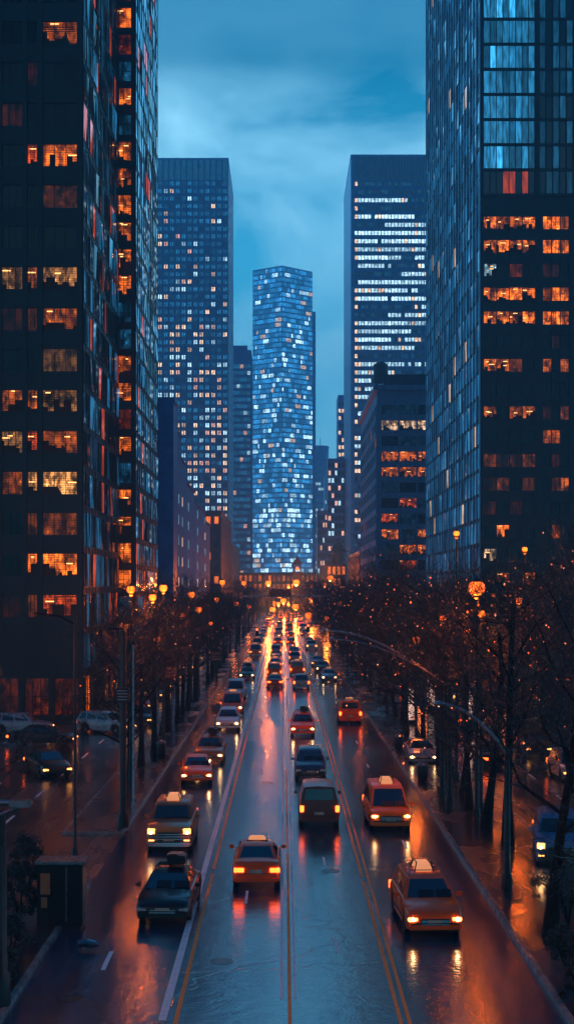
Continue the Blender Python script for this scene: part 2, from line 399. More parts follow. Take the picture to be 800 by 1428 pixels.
        return s.e

# --- A: near left black block
A = Building('office_building', (-17, 121, 0), 'black office block at the left edge with wide orange lit windows')
A.core(-60, -17, 121, 147, 0, 92, 'wall_black')
zc = 9.3-1.9; fhA = 3.45
ALIT = {0: {1: .45, 3: .28, 4: .45}, 1: {4: 1.5, 3: 1.3}, 2: {3: .08, 4: .12}, 3: {2: .5, 3: .7, 4: .8}, 4: {2: .5, 3: .8, 4: .8}, 5: {2: .5, 3: .7, 4: .75}, 6: {4: .15}, 7: {4: .4, 3: .06},
        8: {2: .35, 3: .5, 4: .9}, 9: {}, 10: {4: .05}, 11: {3: .6, 4: .9}, 14: {4: 1.3}}
def litA(i, j, r):
    v = ALIT.get(i, {}).get(j)
    if v: return sc3(r.choice((ORANGE,)*7+(REDOR,)*2+((1, .38, .10),)*2), v*r.choice((.45, .8, 1.1, 1.5)))
    if r.random() < .12: return sc3(REDOR, .03)
    return None
baysA = [(43-40.5, 43-36.5), (43-34, 43-30), (43-26.5+17-.0-17+9.5-.0, 0)]
# bay starts measured from x=-60: x = -60+u
bx = lambda a, b: (a+60, b+60)
baysA = [bx(-32, -28.5), bx(-27.5, -25), bx(-23.75, -22.0), bx(-21.6, -20.75), bx(-20.3, -17.4)]
A.facade((-60, 121), (1, 0), 43, zc, zc+fhA*24, 24, baysA, 'wall_black', span=1.5, depth=.35, wm='w_room', lit=litA, mull=(3, 1), seed=3)
def litSheenAs(i, j, r):
    q = r.random()
    if q < .05: return sc3(REDOR, .4)
    if q < .45: return sc3(SKY_SHEEN, r.uniform(.03, .30))  # blue slivers of reflected sky, painted as dim glow in side panes
    if q < .14: return sc3(WARMW, .3)
    return None
A.facade((-17, 121), (0, 1), 26, 4, 4+3.45*25, 25, 13, 'fin', pier=.22, span=.55, depth=.10, wm='w_mid', lit=litSheenAs, tilt=2.2, mull=(2, 1), seed=4)
A.core(-59.5, -17.3, 121.2, 146.8, 92, 93, 'wall_dark', 'roof')
def lobby(Bd, O, U, W, h, n, strength, seed, col=ORANGE):
    r = random.Random(seed)
    Bd.facade(O, U, W, .3, .3+h, 1, n, 'wall_dark', pier=.5, span=.35, depth=.3, wm='w_room', lit=lambda i, j, rr: sc3(col if rr.random() < .75 else WARMW, strength*rr.uniform(.2, 1.2)) if rr.random() < .7 else None, mull=(3, 2), seed=seed)
lobby(A, (-17, 121), (0, 1), 26, 3.5, 6, 1.4, 5, ORANGE)
lobby(A, (-45, 121), (1, 0), 28, 3.5, 11, .10, 6, REDOR)
A.finish(frames=True)
# --- B: second left tower, narrow front seen past A
B = Building('office_tower', (-15.3, 147.5, 0), 'dark office tower behind the black left block, one column of square windows facing the viewer')
B.core(-60, -15.3, 147.5, 173, 0, 100, 'wall_black')
B.facade((-19, 147.5), (1, 0), 3.7, 2.2, 2.2+2.75*35, 35, [(1.75, 3.3)], 'wall_black', span=.75, depth=.25, wm='w_room',
         lit=lambda i, j, r: (sc3(ORANGE, r.uniform(.5, 1.5)) if r.random() < .42 else (sc3(REDOR, .15) if r.random() < .5 else sc3(SKY_SHEEN, .12))), mull=(2, 2), seed=12, tilt=1.5)
B.facade((-15.3, 147.5), (0, 1), 25.5, 2.2, 2.2+2.75*35, 35, 12, 'fin', pier=.25, span=.6, depth=.10, wm='w_mid', lit=litSheenAs, tilt=2.4, mull=(1, 1), seed=13)
lobby(B, (-15.3, 147.5), (0, 1), 25.5, 1.85, 9, 1.6, 15)
B.core(-59, -15.6, 148, 172.5, 100, 101, 'wall_dark', 'roof')
B.finish(frames=False)
# --- J: dark slab, K: pale stepped building
J = Building('slab_building', (-15.4, 200, 0), 'windowless dark slab building between the left tower and the pale stepped building')
J.core(-40, -15.4, 200, 207, 0, 37.3, 'wall_navy'); J.core(-39.8, -15.2, 199.9, 207.1, 37.3, 37.9, 'wall_navy', 'parapet')
J.finish()
K = Building('stepped_building', (-15.9, 208, 0), 'pale grey building with a stepped roofline and few small windows, left of the avenue')
K.core(-40, -15.9, 208, 222, 0, 34.5, 'wall_pale'); K.core(-38, -15.95, 222, 236, 0, 31, 'wall_pale'); K.core(-38, -16.0, 236, 256, 0, 28.2, 'wall_pale'); K.core(-38, -15.95, 256, 290, 0, 26.4, 'wall_pale'); K.core(-37, -16.05, 290, 311, 0, 24.5, 'wall_pale')
kb = [(1.5+0, 3.2), (8, 9.6), (9.9+6, 17.4), (30, 32), (55, 57), (80, 82)]
K.facade((-15.9, 208), (0, 1), 103, 4, 26, 7, kb, 'wall_pale', pier=.3, span=.05, depth=.0, wm='w_mid', lit=lambda i, j, r: sc3(PINK, .9) if r.random() < .35 else sc3(WHITE, .25), zpane=(1.2, 2.6), mull=(2, 1), seed=21, part='band')
K.parts.pop('band')
lobby(K, (-15.75, 209), (0, 1), 99, 3.2, 22, 1.3, 25)
for (y0, y1, z) in ((208, 222, 34.5), (222, 236, 31), (236, 256, 28.2), (256, 290, 26.4), (290, 311, 24.5)): K.core(-38.2, -15.75, y0-.05, y1-.1, z, z+.35, 'stone', 'parapet')
K.finish()
# --- C: tall dark blue residential tower
Ct = Building('residential_tower', (-23.4, 600, 0), 'tall dark blue tower on the left with a grid of small square lit windows')
Ct.core(-58, -23.4, 600, 660, 0, 190, 'wall_navy')
def litC(i, j, r):
    frac = 1-i/56.0; p = .05+1.15*max(0, frac)**.9
    if i > 50: p = .03
    if i in (40,): p = .65
    q = r.random()
    if q < p*.62: return sc3(WARMW if r.random() < .55 else WHITE, r.uniform(.5, 1.8))
    if q < p*.75: return sc3(PINK, .9)
    if q < .92: return sc3(SKY_SHEEN, r.uniform(.05, .45))
    return None
Ct.facade((-58, 600), (1, 0), 34.6, 4, 181, 56, 14, 'wall_navy', pier=1.05, span=1.45, depth=.3, sdepth=.15, wm='w_far', lit=litC, mull=(2, 1), seed=31, fin=(2.471, .35, .7))
Ct.facade((-58, 600), (1, 0), 34.6, 181, 190, 1, 14, 'wall_navy', pier=.7, span=.6, depth=.5, wm='w_far', lit=lambda i, j, r: sc3(SKY_SHEEN, .1), seed=32, part='facade_frame')
Ct.facade((-23.4, 600), (0, 1), 60, 4, 190, 59, 12, 'wall_navy', pier=2.2, span=1.4, depth=.1, wm='w_far', lit=lambda i, j, r: sc3(SKY_SHEEN, .15) if r.random() < .3 else None, seed=33, mull=(1, 1))
Ct.core(-58.2, -23.2, 599.8, 660.2, 190, 190.8, 'wall_blue', 'parapet')
Ct.finish()
# --- D: darker slim tower between C and E
D = Building('slim_tower', (-26, 700, 0), 'slim dark blue tower between the tall left tower and the glass tower')
D.core(-32, -16.3, 700, 735, 0, 127, 'wall_navy')
D.facade((-32, 700), (1, 0), 15.7, 3, 120, 36, 9, 'wall_navy', pier=.15, span=1.3, depth=.3, wm='w_far', lit=lambda i, j, r: sc3(WHITE if r.random() < .6 else PINK, .6) if r.random() < .10 else sc3(SKY_SHEEN, r.uniform(.05, .25)), seed=41, mull=(1, 1))
D.facade((-16.3, 700), (0, 1), 35, 3, 127, 38, 9, 'wall_blue', pier=.6, span=1.3, depth=.3, wm='w_far', lit=lambda i, j, r: sc3(SKY_SHEEN, .15), seed=42, mull=(1, 1))
D.core(-31, -18, 702, 730, 127, 129.5, 'wall_navy', 'roof')
D.finish()
# --- L low brownstones on the left
Lb = Building('brick_building', (-18.6, 420, 0), 'low dark brick building row under the slim tower, left side of the avenue')
Lb.core(-40, -18.6, 420, 500, 0, 33, 'brick'); Lb.core(-40, -18.6, 500.05, 600-.1, 0, 27, 'brick')
Lb.facade((-40, 420), (1, 0), 21.4, 4, 32, 8, 9, 'brick', pier=1.1, span=1.4, depth=.2, wm='w_mid', lit=lambda i, j, r: sc3(ORANGE, 1.0) if r.random() < .22 else None, seed=51, mull=(1, 1))
Lb.facade((-18.6, 420), (0, 1), 80, 4, 32, 8, 20, 'brick', pier=2, span=1.6, depth=.2, wm='w_mid', lit=lambda i, j, r: sc3(ORANGE, 1.0) if r.random() < .2 else None, seed=52, mull=(1, 1))
Lb.core(-40.2, -18.2, 419.8, 500.0, 33, 33.7, 'brick', 'cornice')
Lb.finish()
# --- E: central glass tower with a prow corner
E = Building('glass_tower', (-1.35, 900, 0), 'pale blue glass tower in the middle of the skyline, windows glowing white')
zE = 213.0
vx = [(-1.35, 900), (18.0, 918), (18.0, 950), (-19.9, 950), (-19.9, 914)]
mE = E.mb('wall', 'wall_blue'); n = len(vx)
lo = [Vector((x, y, 0))-E.o for x, y in vx]; hi = [p+Vector((0, 0, zE)) for p in lo]
for k in range(n): mE.quad(lo[k], lo[(k+1) % n], hi[(k+1) % n], hi[k])
mE.face(hi)
E.core(16.5, 20.2, 921, 948, 0, 188, 'wall_blue', 'side_wing')
def litSheenE(i, j, r):
    q = r.random(); low = i/52.0
    p = .17 if i < 44 else .11
    if 30 > i > 27: p = .3
    if i in (14, 15, 16): p = .6
    if i < 12: p = .24
    if q < p: return sc3(WHITE, r.uniform(.8, 2.6))
    if q < p+.03: return sc3(WARMW, .9)
    return sc3((.04, .42, .95), r.choice((.2, .35, .55, .75, 1.0)))  # glass mirroring the sky, painted as blue glow in most panes
def run(fn):
    st = {}
    def f(i, j, r):
        k = st.get(i)
        if k and k[1] > 0: st[i] = (k[0], k[1]-1); return k[0]
        c = fn(i, j, r); st[i] = (c, r.choice((0, 1, 1, 2, 3))); return c
    return f
d1 = math.hypot(18.55, 14); d2 = math.hypot(19.35, 18)
E.facade((-19.9, 914), (18.55, -14), d1, 4, 212, 66, 22, 'wall_blue', pier=.16, span=.8, depth=.2, wm='w_pale', lit=run(litSheenE), seed=61, mull=(1, 1), tilt=.15)
E.facade((-1.35, 900), (19.35, 18), d2, 4, 212, 66, 23, 'wall_blue', pier=.16, span=.9, depth=.2, wm='w_far', lit=run(litSheenE), seed=62, mull=(1, 1), tilt=.15)
mr_ = E.mb('roof', 'wall_blue'); 
for k in range(3): mr_.box(-4+k*4-E.o.x, -2.5+k*4-E.o.x, 920-E.o.y+k, 923-E.o.y+k, zE, zE+2.5+k*.4)
mr_.tube([(-3, 22, zE), (-3, 22, zE+6)], .18); mr_.tube([(-1, 22, zE), (-1, 22, zE+4.5)], .18)
E.finish()
# --- F: right tower with horizontal light bands
Ft = Building('slab_tower', (26, 560, 0), 'tall blue slab tower on the right with broken white bands of lit floors')
Ft.core(26, 75, 560, 626, 0, 179.5, 'wall_blue')
def litFgen():
    runs = {}
    def f(i, j, r):
        if i not in runs:
            row = [None]*60
            if r.random() < (.92 if 8 < i < 50 else .6) and i < 50:
                for _ in range(r.choice((2, 2, 3, 4))):
                    s0 = r.choice((0, 0, 1, 9, 14, 18, 22)); ln = r.randrange(7, 20); v = r.uniform(.7, 2.0)
                    for k in range(s0, min(60, s0+ln)):
                        if r.random() < .9: row[k] = sc3(WHITE if r.random() < .9 else WARMW, v*r.uniform(.7, 1.2))
            runs[i] = row
        if j == 0 and r.random() < .5: return sc3(WARMW, 1.2)
        return runs[i][j] or (sc3(SKY_SHEEN, .08) if r.random() < .4 else None)
    return f
Ft.facade((27.4, 560), (1, 0), 36.4, 3, 169.5, 52, 28, 'wall_navy', pier=.28, span=1.7, depth=.6, sdepth=.1, wm='w_far', lit=litFgen(), seed=71, mull=(1, 1))
Ft.facade((27.4, 560), (1, 0), 47.4, 169.5, 179.5, 1, 40, 'wall_navy', pier=.4, span=.5, depth=.6, wm='w_far', seed=72, mull=(1, 1))
Ft.core(25.9, 75.1, 559.9, 626.1, 179.5, 180.2, 'wall_blue', 'parapet')
Ft.finish()
# --- G narrow bright-windowed behind F's left, Nn dark stepped building
G = Building('apartment_tower', (23.6, 640, 0), 'narrow blue apartment tower with a column of lit windows, just left of the slab tower')
G.core(24.0, 40, 640, 660, 0, 97, 'wall_blue')
G.facade((24.0, 640), (1, 0), 6, 3, 94, 28, 4, 'wall_blue', pier=.5, span=1.6, depth=.2, wm='w_far', lit=lambda i, j, r: sc3(WARMW, 1.1) if r.random() < .55 else None, seed=81, mull=(1, 1))
G.finish()
P = Building('stepped_office_block', (17, 610, 0), 'dark stepped office block with pinkish windows at the foot of the narrow apartment tower')
P.core(18.6, 26, 610, 630, 0, 66, 'wall_navy'); P.core(14.2, 26, 612, 628, 0, 44, 'wall_navy')
P.facade((18.6, 610), (1, 0), 7, 3, 64, 19, 5, 'wall_navy', pier=.4, span=1.3, depth=.2, wm='w_mid', lit=lambda i, j, r: sc3(PINK if r.random() < .7 else WHITE, 1.0) if r.random() < .4 else None, seed=82, mull=(1, 1))
P.facade((14.2, 612), (1, 0), 4.2, 3, 42, 12, 4, 'wall_navy', pier=.4, span=1.3, depth=.2, wm='w_mid', lit=lambda i, j, r: sc3(PINK if r.random() < .5 else WHITE, .8) if r.random() < .35 else None, seed=83, mull=(1, 1))
P.finish()
# far skyline
for (nm, lab, px0, px1, pyt, d, seed) in (('skyscraper', 'hazy blue skyscraper with a round crown far behind the glass tower', 436, 466, 640, 1100, 91),
                                   ('office_block', 'hazy mid-rise block with rows of pale windows right of the glass tower', 453, 474, 662, 1000, 92),
                                   ('terrace_tower', 'dim blue tower partly hidden at the left foot of the glass tower', 338, 356, 600, 960, 93)):
    x0, x1 = gx(px0, d), gx(px1, d); z = H+(VY-pyt)*d/F
    b_ = Building(nm, (x0, d, 0), lab); b_.core(x0, x1, d, d+30, 0, z, 'wall_blue')
    b_.facade((x0, d), (1, 0), x1-x0, 3, z-6, int((z-9)/4), 8, 'wall_blue', pier=.3, span=1.9, depth=.2, wm='w_far', lit=lambda i, j, r: sc3(WHITE, .8) if (i % 5 < 2 and r.random() < .6 and i < 30) else sc3(SKY_SHEEN, .1), seed=seed, mull=(1, 1))
    if nm == 'skyscraper':
        m = b_.mb('crown', 'wall_blue'); m.lathe([(6.5, z), (6.5, z+9), (6.9, z+9), (6.9, z+10.5), (6, z+10.5), (6, z+11)], 6+0, 12, 24); 
        b_.mb('antenna', 'wall_blue').tube([(6, 12, z+11), (6, 12, z+18)], .25)
    if nm == 'terrace_tower':
        b_.core(x0+2, x1-1, d+2, d+20, z, z+3, 'wall_blue', 'roof')
    b_.finish()
# --- H: stone building right
Hb = Building('stone_office_building', (19.4, 300, 0), 'grey stone office building with gridded front and a rooftop water tank, right of the avenue')
Hb.core(19.4, 60, 300, 362, 0, 52.5, 'stone')
HL = {0: 0, 1: 0, 4: 1, 5: 1, 8: 1, 7: .5}
def litH(i, j, r):
    row = 13-i
    t = {1: WARMW, 3: ORANGE, 4: ORANGE, 8: ORANGE, 9: ORANGE}
    if row in t and j in (0, 1, 2) and r.random() < .85: return sc3(t[row], (.9 if row != 9 else 2.0)*r.uniform(.6, 1.2))
    if row in (6, 10, 7) and r.random() < .3: return sc3(REDOR, .6)
    return sc3(SKY_SHEEN, .05) if r.random() < .5 else None
Hb.facade((19.4, 300), (1, 0), 26, 4, 49.5, 14, [(.9, 4.4), (4.7, 8.2), (8.5, 11.4), (13.4, 16.6), (16.9, 20.1), (21.2, 25)], 'stone', span=1.15, depth=.55, sdepth=.35, wm='w_room', lit=litH, mull=(3, 2), seed=101, tilt=.8)
Hb.facade((19.4, 362), (0, -1), 62, 4, 49.5, 14, 12, 'stone', pier=1.1, span=1.15, depth=.22, sdepth=.14, wm='w_mid', lit=lambda i, j, r: sc3(ORANGE, .6) if r.random() < .03 else sc3(SKY_SHEEN, .07), mull=(2, 2), seed=102, tilt=1.2)
lobby(Hb, (19.3, 362), (0, -1), 62, 3.4, 16, 1.3, 105)
Hb.core(18.7, 60, 299.2, 362.5, 52.5, 53.6, 'stone', 'cornice')
Hb.core(21, 58, 304, 360, 53.6, 56.5, 'wall_dark', 'roof')
Hb.finish(frames=True)
def water_tank(x, y, z, h, r_, label):
    e = empty('water_tank', (x, y, z)); tag(e, label, 'water tank')
    m = MB(); m.lathe([(r_*.96, 1.5), (r_, 1.6), (r_, h), (r_*.95, h+.05)], seg=20); m.build('barrel', M['brick'], e, smooth=True)
    m = MB(); m.lathe([(r_*1.08, h+.05), (r_*.6, h+.7), (.05, h+1.15)], seg=20); m.build('lid', M['iron'], e, smooth=True)
    for k in range(4):
        a = PI/4+k*PI/2; m = MB(); m.tube([(r_*.8*math.cos(a), r_*.8*math.sin(a), 0), (r_*.8*math.cos(a), r_*.8*math.sin(a), 1.6)], .12); m.build('leg', M['iron'], e)
    m = MB(); m.box(-r_*.9, r_*.9, -.1, .1, .75, .87); m.box(-.1, .1, -r_*.9, r_*.9, .9, 1.02); m.build('brace', M['iron'], e)
    return e
water_tank(20.6, 307, 56.5-2.9, 5.2, 1.5, 'rooftop water tank on the corner of the grey stone building')
# --- I: near right tower
I = Building('glass_office_tower', (24.7, 180, 0), 'dark glass tower at the right edge with finned side and orange lit floors')
I.core(24.7, 70, 180, 248, 0, 128, 'wall_black')
ILIT = {11: {0: 1.5, 1: 1.5}, 10: {0: 1.3, 1: 1.4}, 9: {0: .25}, 8: {0: 1.3, 1: 1.3}, 7: {0: 1.2, 1: 1.4}, 5: {0: .55, 1: .9}, 3: {0: .5, 1: .7}, 2: {1: .3}, 1: {0: .12}, 0: {0: .08, 1: .5}}
ib = [(.3+k*1.62, .3+(k+1)*1.62-.08) for k in range(4)]+[(7.7+k*1.1, 7.7+(k+1)*1.1-.08) for k in range(3)]
def litI(i, j, r):
    if i < 4: return sc3(ORANGE if r.random() < .8 else WARMW, r.uniform(.2, 1.4)) if r.random() < .22 else None
    k = i-5; g = 0 if j < 4 else 1
    v = ILIT.get(k, {}).get(g)
    if v and (v > 1 or r.random() < .6): return sc3(ORANGE if k != 9 else (WHITE if r.random() < .5 else REDOR), v*r.choice((.3, .7, 1.0, 1.2, 1.5)))
    return sc3(REDOR, .03) if r.random() < .2 else None
zI0 = 23.92-2.98*5-1.75
I.facade((24.7, 180), (1, 0), 30, zI0, zI0+2.98*17, 17, ib, 'wall_black', span=1.35, depth=.3, wm='w_room', lit=litI, mull=(2, 1), seed=111)
zU = zI0+2.98*17
I.facade((24.7, 180), (1, 0), 30, zU+2.5, zU+2.5+3.15*12, 12, [(.3+k*.8, .3+(k+1)*.8-.07) for k in range(8)]+[(7.3+k*.85, 7.3+(k+1)*.85-.15) for k in range(5)], 'wall_dark', span=.4, depth=.22, wm='w_mid',
         lit=lambda i, j, r: ((sc3(REDOR, .25) if j in (3, 4, 6) else None) if i == 0 else sc3((.03, .30, .62), r.choice((.15, .25, .4, .55)) if r.random() < .9 else 1.4)) if j < 8 else (sc3(REDOR, .8) if r.random() < .04 else sc3(SKY_SHEEN, r.choice((.0, .05, .12)))), mull=(1, 1), tilt=1.0, seed=112)  # blue upper panels: reflected sky painted into the panes as glow
I.facade((24.7, 248), (0, -1), 68, 4, 126, 39, 22, 'wall_dark', pier=.3, span=.5, depth=.08, sdepth=.05, wm='w_mid', lit=lambda i, j, r: sc3(WARMW, .5) if r.random() < .03 else sc3(SKY_SHEEN, r.uniform(.02, .28)), mull=(1, 1), tilt=2.0, seed=113, fin=None)  # side panes carry a painted sky sheen as dim blue glow
mfi = I.mb('fin', 'fin')
for k in range(23): mfi.box(-.26, -.085, k*3.09-.10, k*3.09+.10, 4, 127)
I.core(24.9, 69, 180.5, 247.5, 128.05, 129, 'wall_dark', 'roof')
lobby(I, (24.7, 180), (1, 0), 30, 4.2, 7, .8, 114)
lobby(I, (24.7, 248), (0, -1), 68, 3.6, 15, .8, 115)
I.finish(frames=False)
# --- low buildings in the distance right
Q = Building('domed_building', (14, 385, 0), 'low dark brick building topped by a small dome, right of the avenue')
Q.core(20.3, 40, 385, 450, 0, 20.5, 'brick'); Q.core(14.0, 20.3, 470, 560, 0, 19, 'brick'); Q.core(20.1, 40.2, 384.8, 450.2, 20.5, 21.2, 'stone', 'cornice')
Q.facade((14.0, 470), (1, 0), 6.2, 3, 18, 4, 4, 'brick', pier=.6, span=1.2, depth=.2, wm='w_mid', lit=lambda i, j, r: sc3(ORANGE, 1.0) if r.random() < .4 else None, seed=121, mull=(1, 1))
Q.facade((20.3, 450), (0, -1), 65, 3, 20, 5, 14, 'brick', pier=1.4, span=1.2, depth=.2, wm='w_mid', lit=lambda i, j, r: sc3(ORANGE, 1.0) if r.random() < .3 else None, seed=122, mull=(1, 1))
m = Q.mb('dome', 'wall_dark'); m.lathe([(2.2, 19), (2.2, 22.5), (2.5, 22.6), (2.4, 24), (1.9, 25.2), (1.0, 26.2), (.25, 26.6), (.2, 27.6)], 18-14, 90, 20)
Q.finish()
# --- terminus building and orange cupola
T = Building('station_building', (-4, 645, 0), 'low red-brown building closing the far end of the avenue')
T.core(-31, 20, 645, 680, 0, 17, 'brick'); T.core(-31.3, 20.3, 644.7, 680, 17, 17.8, 'brick', 'cornice')
T.facade((-31, 645), (1, 0), 51, 1, 16.5, 4, 24, 'brick', pier=.9, span=1.3, depth=.3, wm='w_mid', lit=lambda i, j, r: sc3(ORANGE, r.uniform(.3, 1.1)) if r.random() < .35 else sc3(REDOR, .12), seed=131, mull=(1, 1))
T.finish()
e = empty('clock_tower', (5.9, 640, 0)); tag(e, 'slender brick tower with a small cupola lit orange at the end of the avenue', 'tower')
m = MB(); m.box(-1.9, 1.9, -1.9, 1.9, 0, 17.5); m.box(-2.3, 2.3, -2.3, 2.3, 17.5, 18.2); m.build('shaft', M['copper'], e)
m = MB()
for sx in (-1.4, 1.4):
    for sy in (-1.4, 1.4): m.box(sx-.3, sx+.3, sy-.3, sy+.3, 18.2, 21)
m.box(-1.9, 1.9, -1.9, 1.9, 21, 21.6); m.build('belfry', M['copper'], e)
m = MB(); m.lathe([(1.8, 21.6), (1.6, 22.8), (.9, 23.9), (.5, 24.2), (.5, 25), (.1, 25.4), (.06, 27.5)], seg=12); m.build('dome', M['copper'], e, smooth=True)
m = MB(); m.ball((0, 0, 19.5), .8); m.build('lamp', M['lamp'], e)

# ------------------------------------------------------------------ trees
def make_tree(seed, h, spread, low=.22, density=1.0, beads=0, name='street_tree'):
    r = random.Random(seed); tr, cr = MB(), MB(); tips = []
    def branch(p, d, length, rad, lev, maxlev):
        segs = 5 if lev == 0 else (4 if lev < 3 else 3); pts = [p.copy()]; rads = [rad]; dd = d.copy(); q = p.copy()
        for i in range(segs):
            wob = .045 if lev == 0 else .22
            dd = (dd+Vector((r.gauss(0, wob), r.gauss(0, wob), r.gauss(0, wob)+(.06 if lev else .0)))).normalized()
            q = q+dd*(length/segs); pts.append(q.copy()); rads.append(rad*(1-(.55 if lev == 0 else .8)*(i+1)/segs))
        if lev == 0: rads[0] *= 1.5
        sides = 8 if lev == 0 else (6 if lev == 1 else (4 if lev == 2 else 3))
        (tr if lev <= 1 else cr).tube(pts, [max(x, .007) for x in rads], sides, cap=lev < 2)
        if lev >= maxlev: tips.append(q); return
        nb = {0: 9, 1: 7, 2: 6, 3: 5, 4: 4}[lev]; nb = max(2, int(nb*density+r.random()))
        for k in range(nb):
            t = (low+(1-low)*((k+r.random()*.8)/nb)) if lev == 0 else r.uniform(.2, 1)
            if lev == 0: t = max(t, .3)
            f = t*segs; i = min(segs-1, int(f)); bp = pts[i].lerp(pts[i+1], f-i); br = rads[i]+(rads[i+1]-rads[i])*(f-i)
            ax = pts[i+1]-pts[i]; ax.normalize(); pr = ax.orthogonal().normalized(); pr.rotate(Matrix.Rotation(r.uniform(0, 2*PI) if lev else k*2.4+r.uniform(-.4, .4), 3, ax))
            an = R(r.uniform(32, 58)) if lev == 0 else R(r.uniform(24, 60))
            nd = (ax*math.cos(an)+pr*math.sin(an)).normalized()
            ln = length*({0: .52, 1: .58, 2: .6, 3: .62, 4: .6}[lev])*r.uniform(.7, 1.15)*(spread if lev == 0 else 1)*(1.15-.55*t if lev == 0 else 1)
            branch(bp, nd, ln, br*({0: .5}.get(lev, .62)), lev+1, maxlev)
    branch(Vector((0, 0, -.1)), Vector((r.gauss(0, .025), r.gauss(0, .025), 1)).normalized(), h*.8, .02*h*.8, 0, 4 if density < 1.2 else 4)
    e = empty(name); tr.build('trunk', M['bark'], e, smooth=60); cr.build('crown', M['twig'], e)
    if beads:
        bm_ = MB()
        for p in r.sample(tips, min(beads, len(tips))):
            s_ = r.uniform(.03, .075); x, y, z = p; n = len(bm_.v)
            bm_.v += [(x-s_,y,z),(x+s_,y,z),(x,y-s_,z),(x,y+s_,z),(x,y,z-s_),(x,y,z+s_)]
            for f in ((0,2,5),(2,1,5),(1,3,5),(3,0,5),(2,0,4),(1,2,4),(3,1,4),(0,3,4)): bm_.f.append(tuple(n+i for i in f)); bm_.mi.append(0 if r.random() < .85 else 1); bm_.c.append((0,0,0))
        tag(bm_.build('light_specks', [M['bead'], M['beadw']], e), kind='stuff')  # glowing specks added at twig tips for distant lights seen through the crowns
    return e
protos = [make_tree(11, 12.5, 1.0), make_tree(12, 13.5, .9), make_tree(13, 11.5, 1.1), make_tree(14, 12.5, .95, beads=16)]
rprot = [make_tree(21, 14.0, 1.1, density=1.12, beads=26), make_tree(22, 13.0, 1.15, density=1.15, beads=34), make_tree(23, 12.0, 1.1, density=1.12, beads=22), make_tree(24, 13.0, 1.0, density=1.1, beads=0)]
used = set()
ORD = ['first', 'second', 'third', 'fourth', 'fifth', 'sixth', 'seventh', 'eighth', 'ninth', 'tenth', 'eleventh', 'twelfth', 'thirteenth', 'fourteenth', 'fifteenth', 'sixteenth', 'seventeenth', 'eighteenth']
def plant(pr, x, y, s, label, group, rz=None, z=.13):
    o = pr
    if pr.name in used: o = copy_tree(pr)
    used.add(pr.name)
    o.location = (x, y, z); o.rotation_euler = (0, 0, rng.uniform(0, 6.28) if rz is None else rz); o.scale = (s, s, s*rng.uniform(.92, 1.06))
    tag(o, label, 'tree', group); return o
def row(x, ys, pr, nm, smin, smax):
    for k, y in enumerate(ys):
        lab = f"bare tree, {ORD[k]} from the near end, {nm}" if k < len(ORD) else f"bare tree in the distant part, {nm}"
        plant(pr[rng.randrange(len(pr))], x+rng.uniform(-.35, .35), y, rng.uniform(smin, smax), lab, f"bare trees in the {nm}")
row(-9.0, [78, 85, 91, 97, 103, 109, 115, 121, 127, 132, 143, 154, 166, 178, 190, 203, 216, 230, 245, 260, 277, 295, 315, 337, 360, 385, 410, 440, 470, 505, 540], protos, 'row on the left kerb strip of the avenue', .85, 1.02)
row(-17.6, [128, 142, 156, 170, 186, 204, 222, 244, 266, 292, 320, 352, 390, 430], protos, 'row in front of the left buildings', .7, .9)
row(9.6, [63, 68, 73, 79, 85, 91, 97, 104, 111, 118, 125, 139, 150, 162, 175, 188, 202, 217, 233, 250, 268, 288, 310, 335, 360, 390, 420, 455, 490, 530], rprot, 'row on the right kerb strip of the avenue', .82, 1.0)
row(20.0, [74, 80, 86, 92, 98, 104, 110, 122, 135, 149, 164, 180, 198, 218, 240, 265, 292, 322, 356], rprot, 'row beyond the right service road', .85, 1.08)
# large near tree at right edge and dense ones
for k, (x, y, s, lab) in enumerate(((8.7, 47.0, .98, 'large bare tree at the right edge, its dark trunk beside the blue parked car'), (17.5, 66, 1.05, 'bare tree behind the large dark trunk at the right edge'),
                         (-22.5, 76, .75, 'bare tree at the far left among the parked cars'), (-12.2, 56, .62, 'small bare tree beside the dark cabinet at lower left'), (24.5, 92, 1.15, 'tall bare tree at the right edge in front of the finned tower'), (27, 120, 1.2, 'tall bare tree close to the foot of the finned tower'))):
    plant((rprot+protos)[[3, 1, 6, 5, 2, 0][k]], x, y, s, lab, 'bare trees by the side roads', z=.0, rz=(4.2 if k == 0 else None))

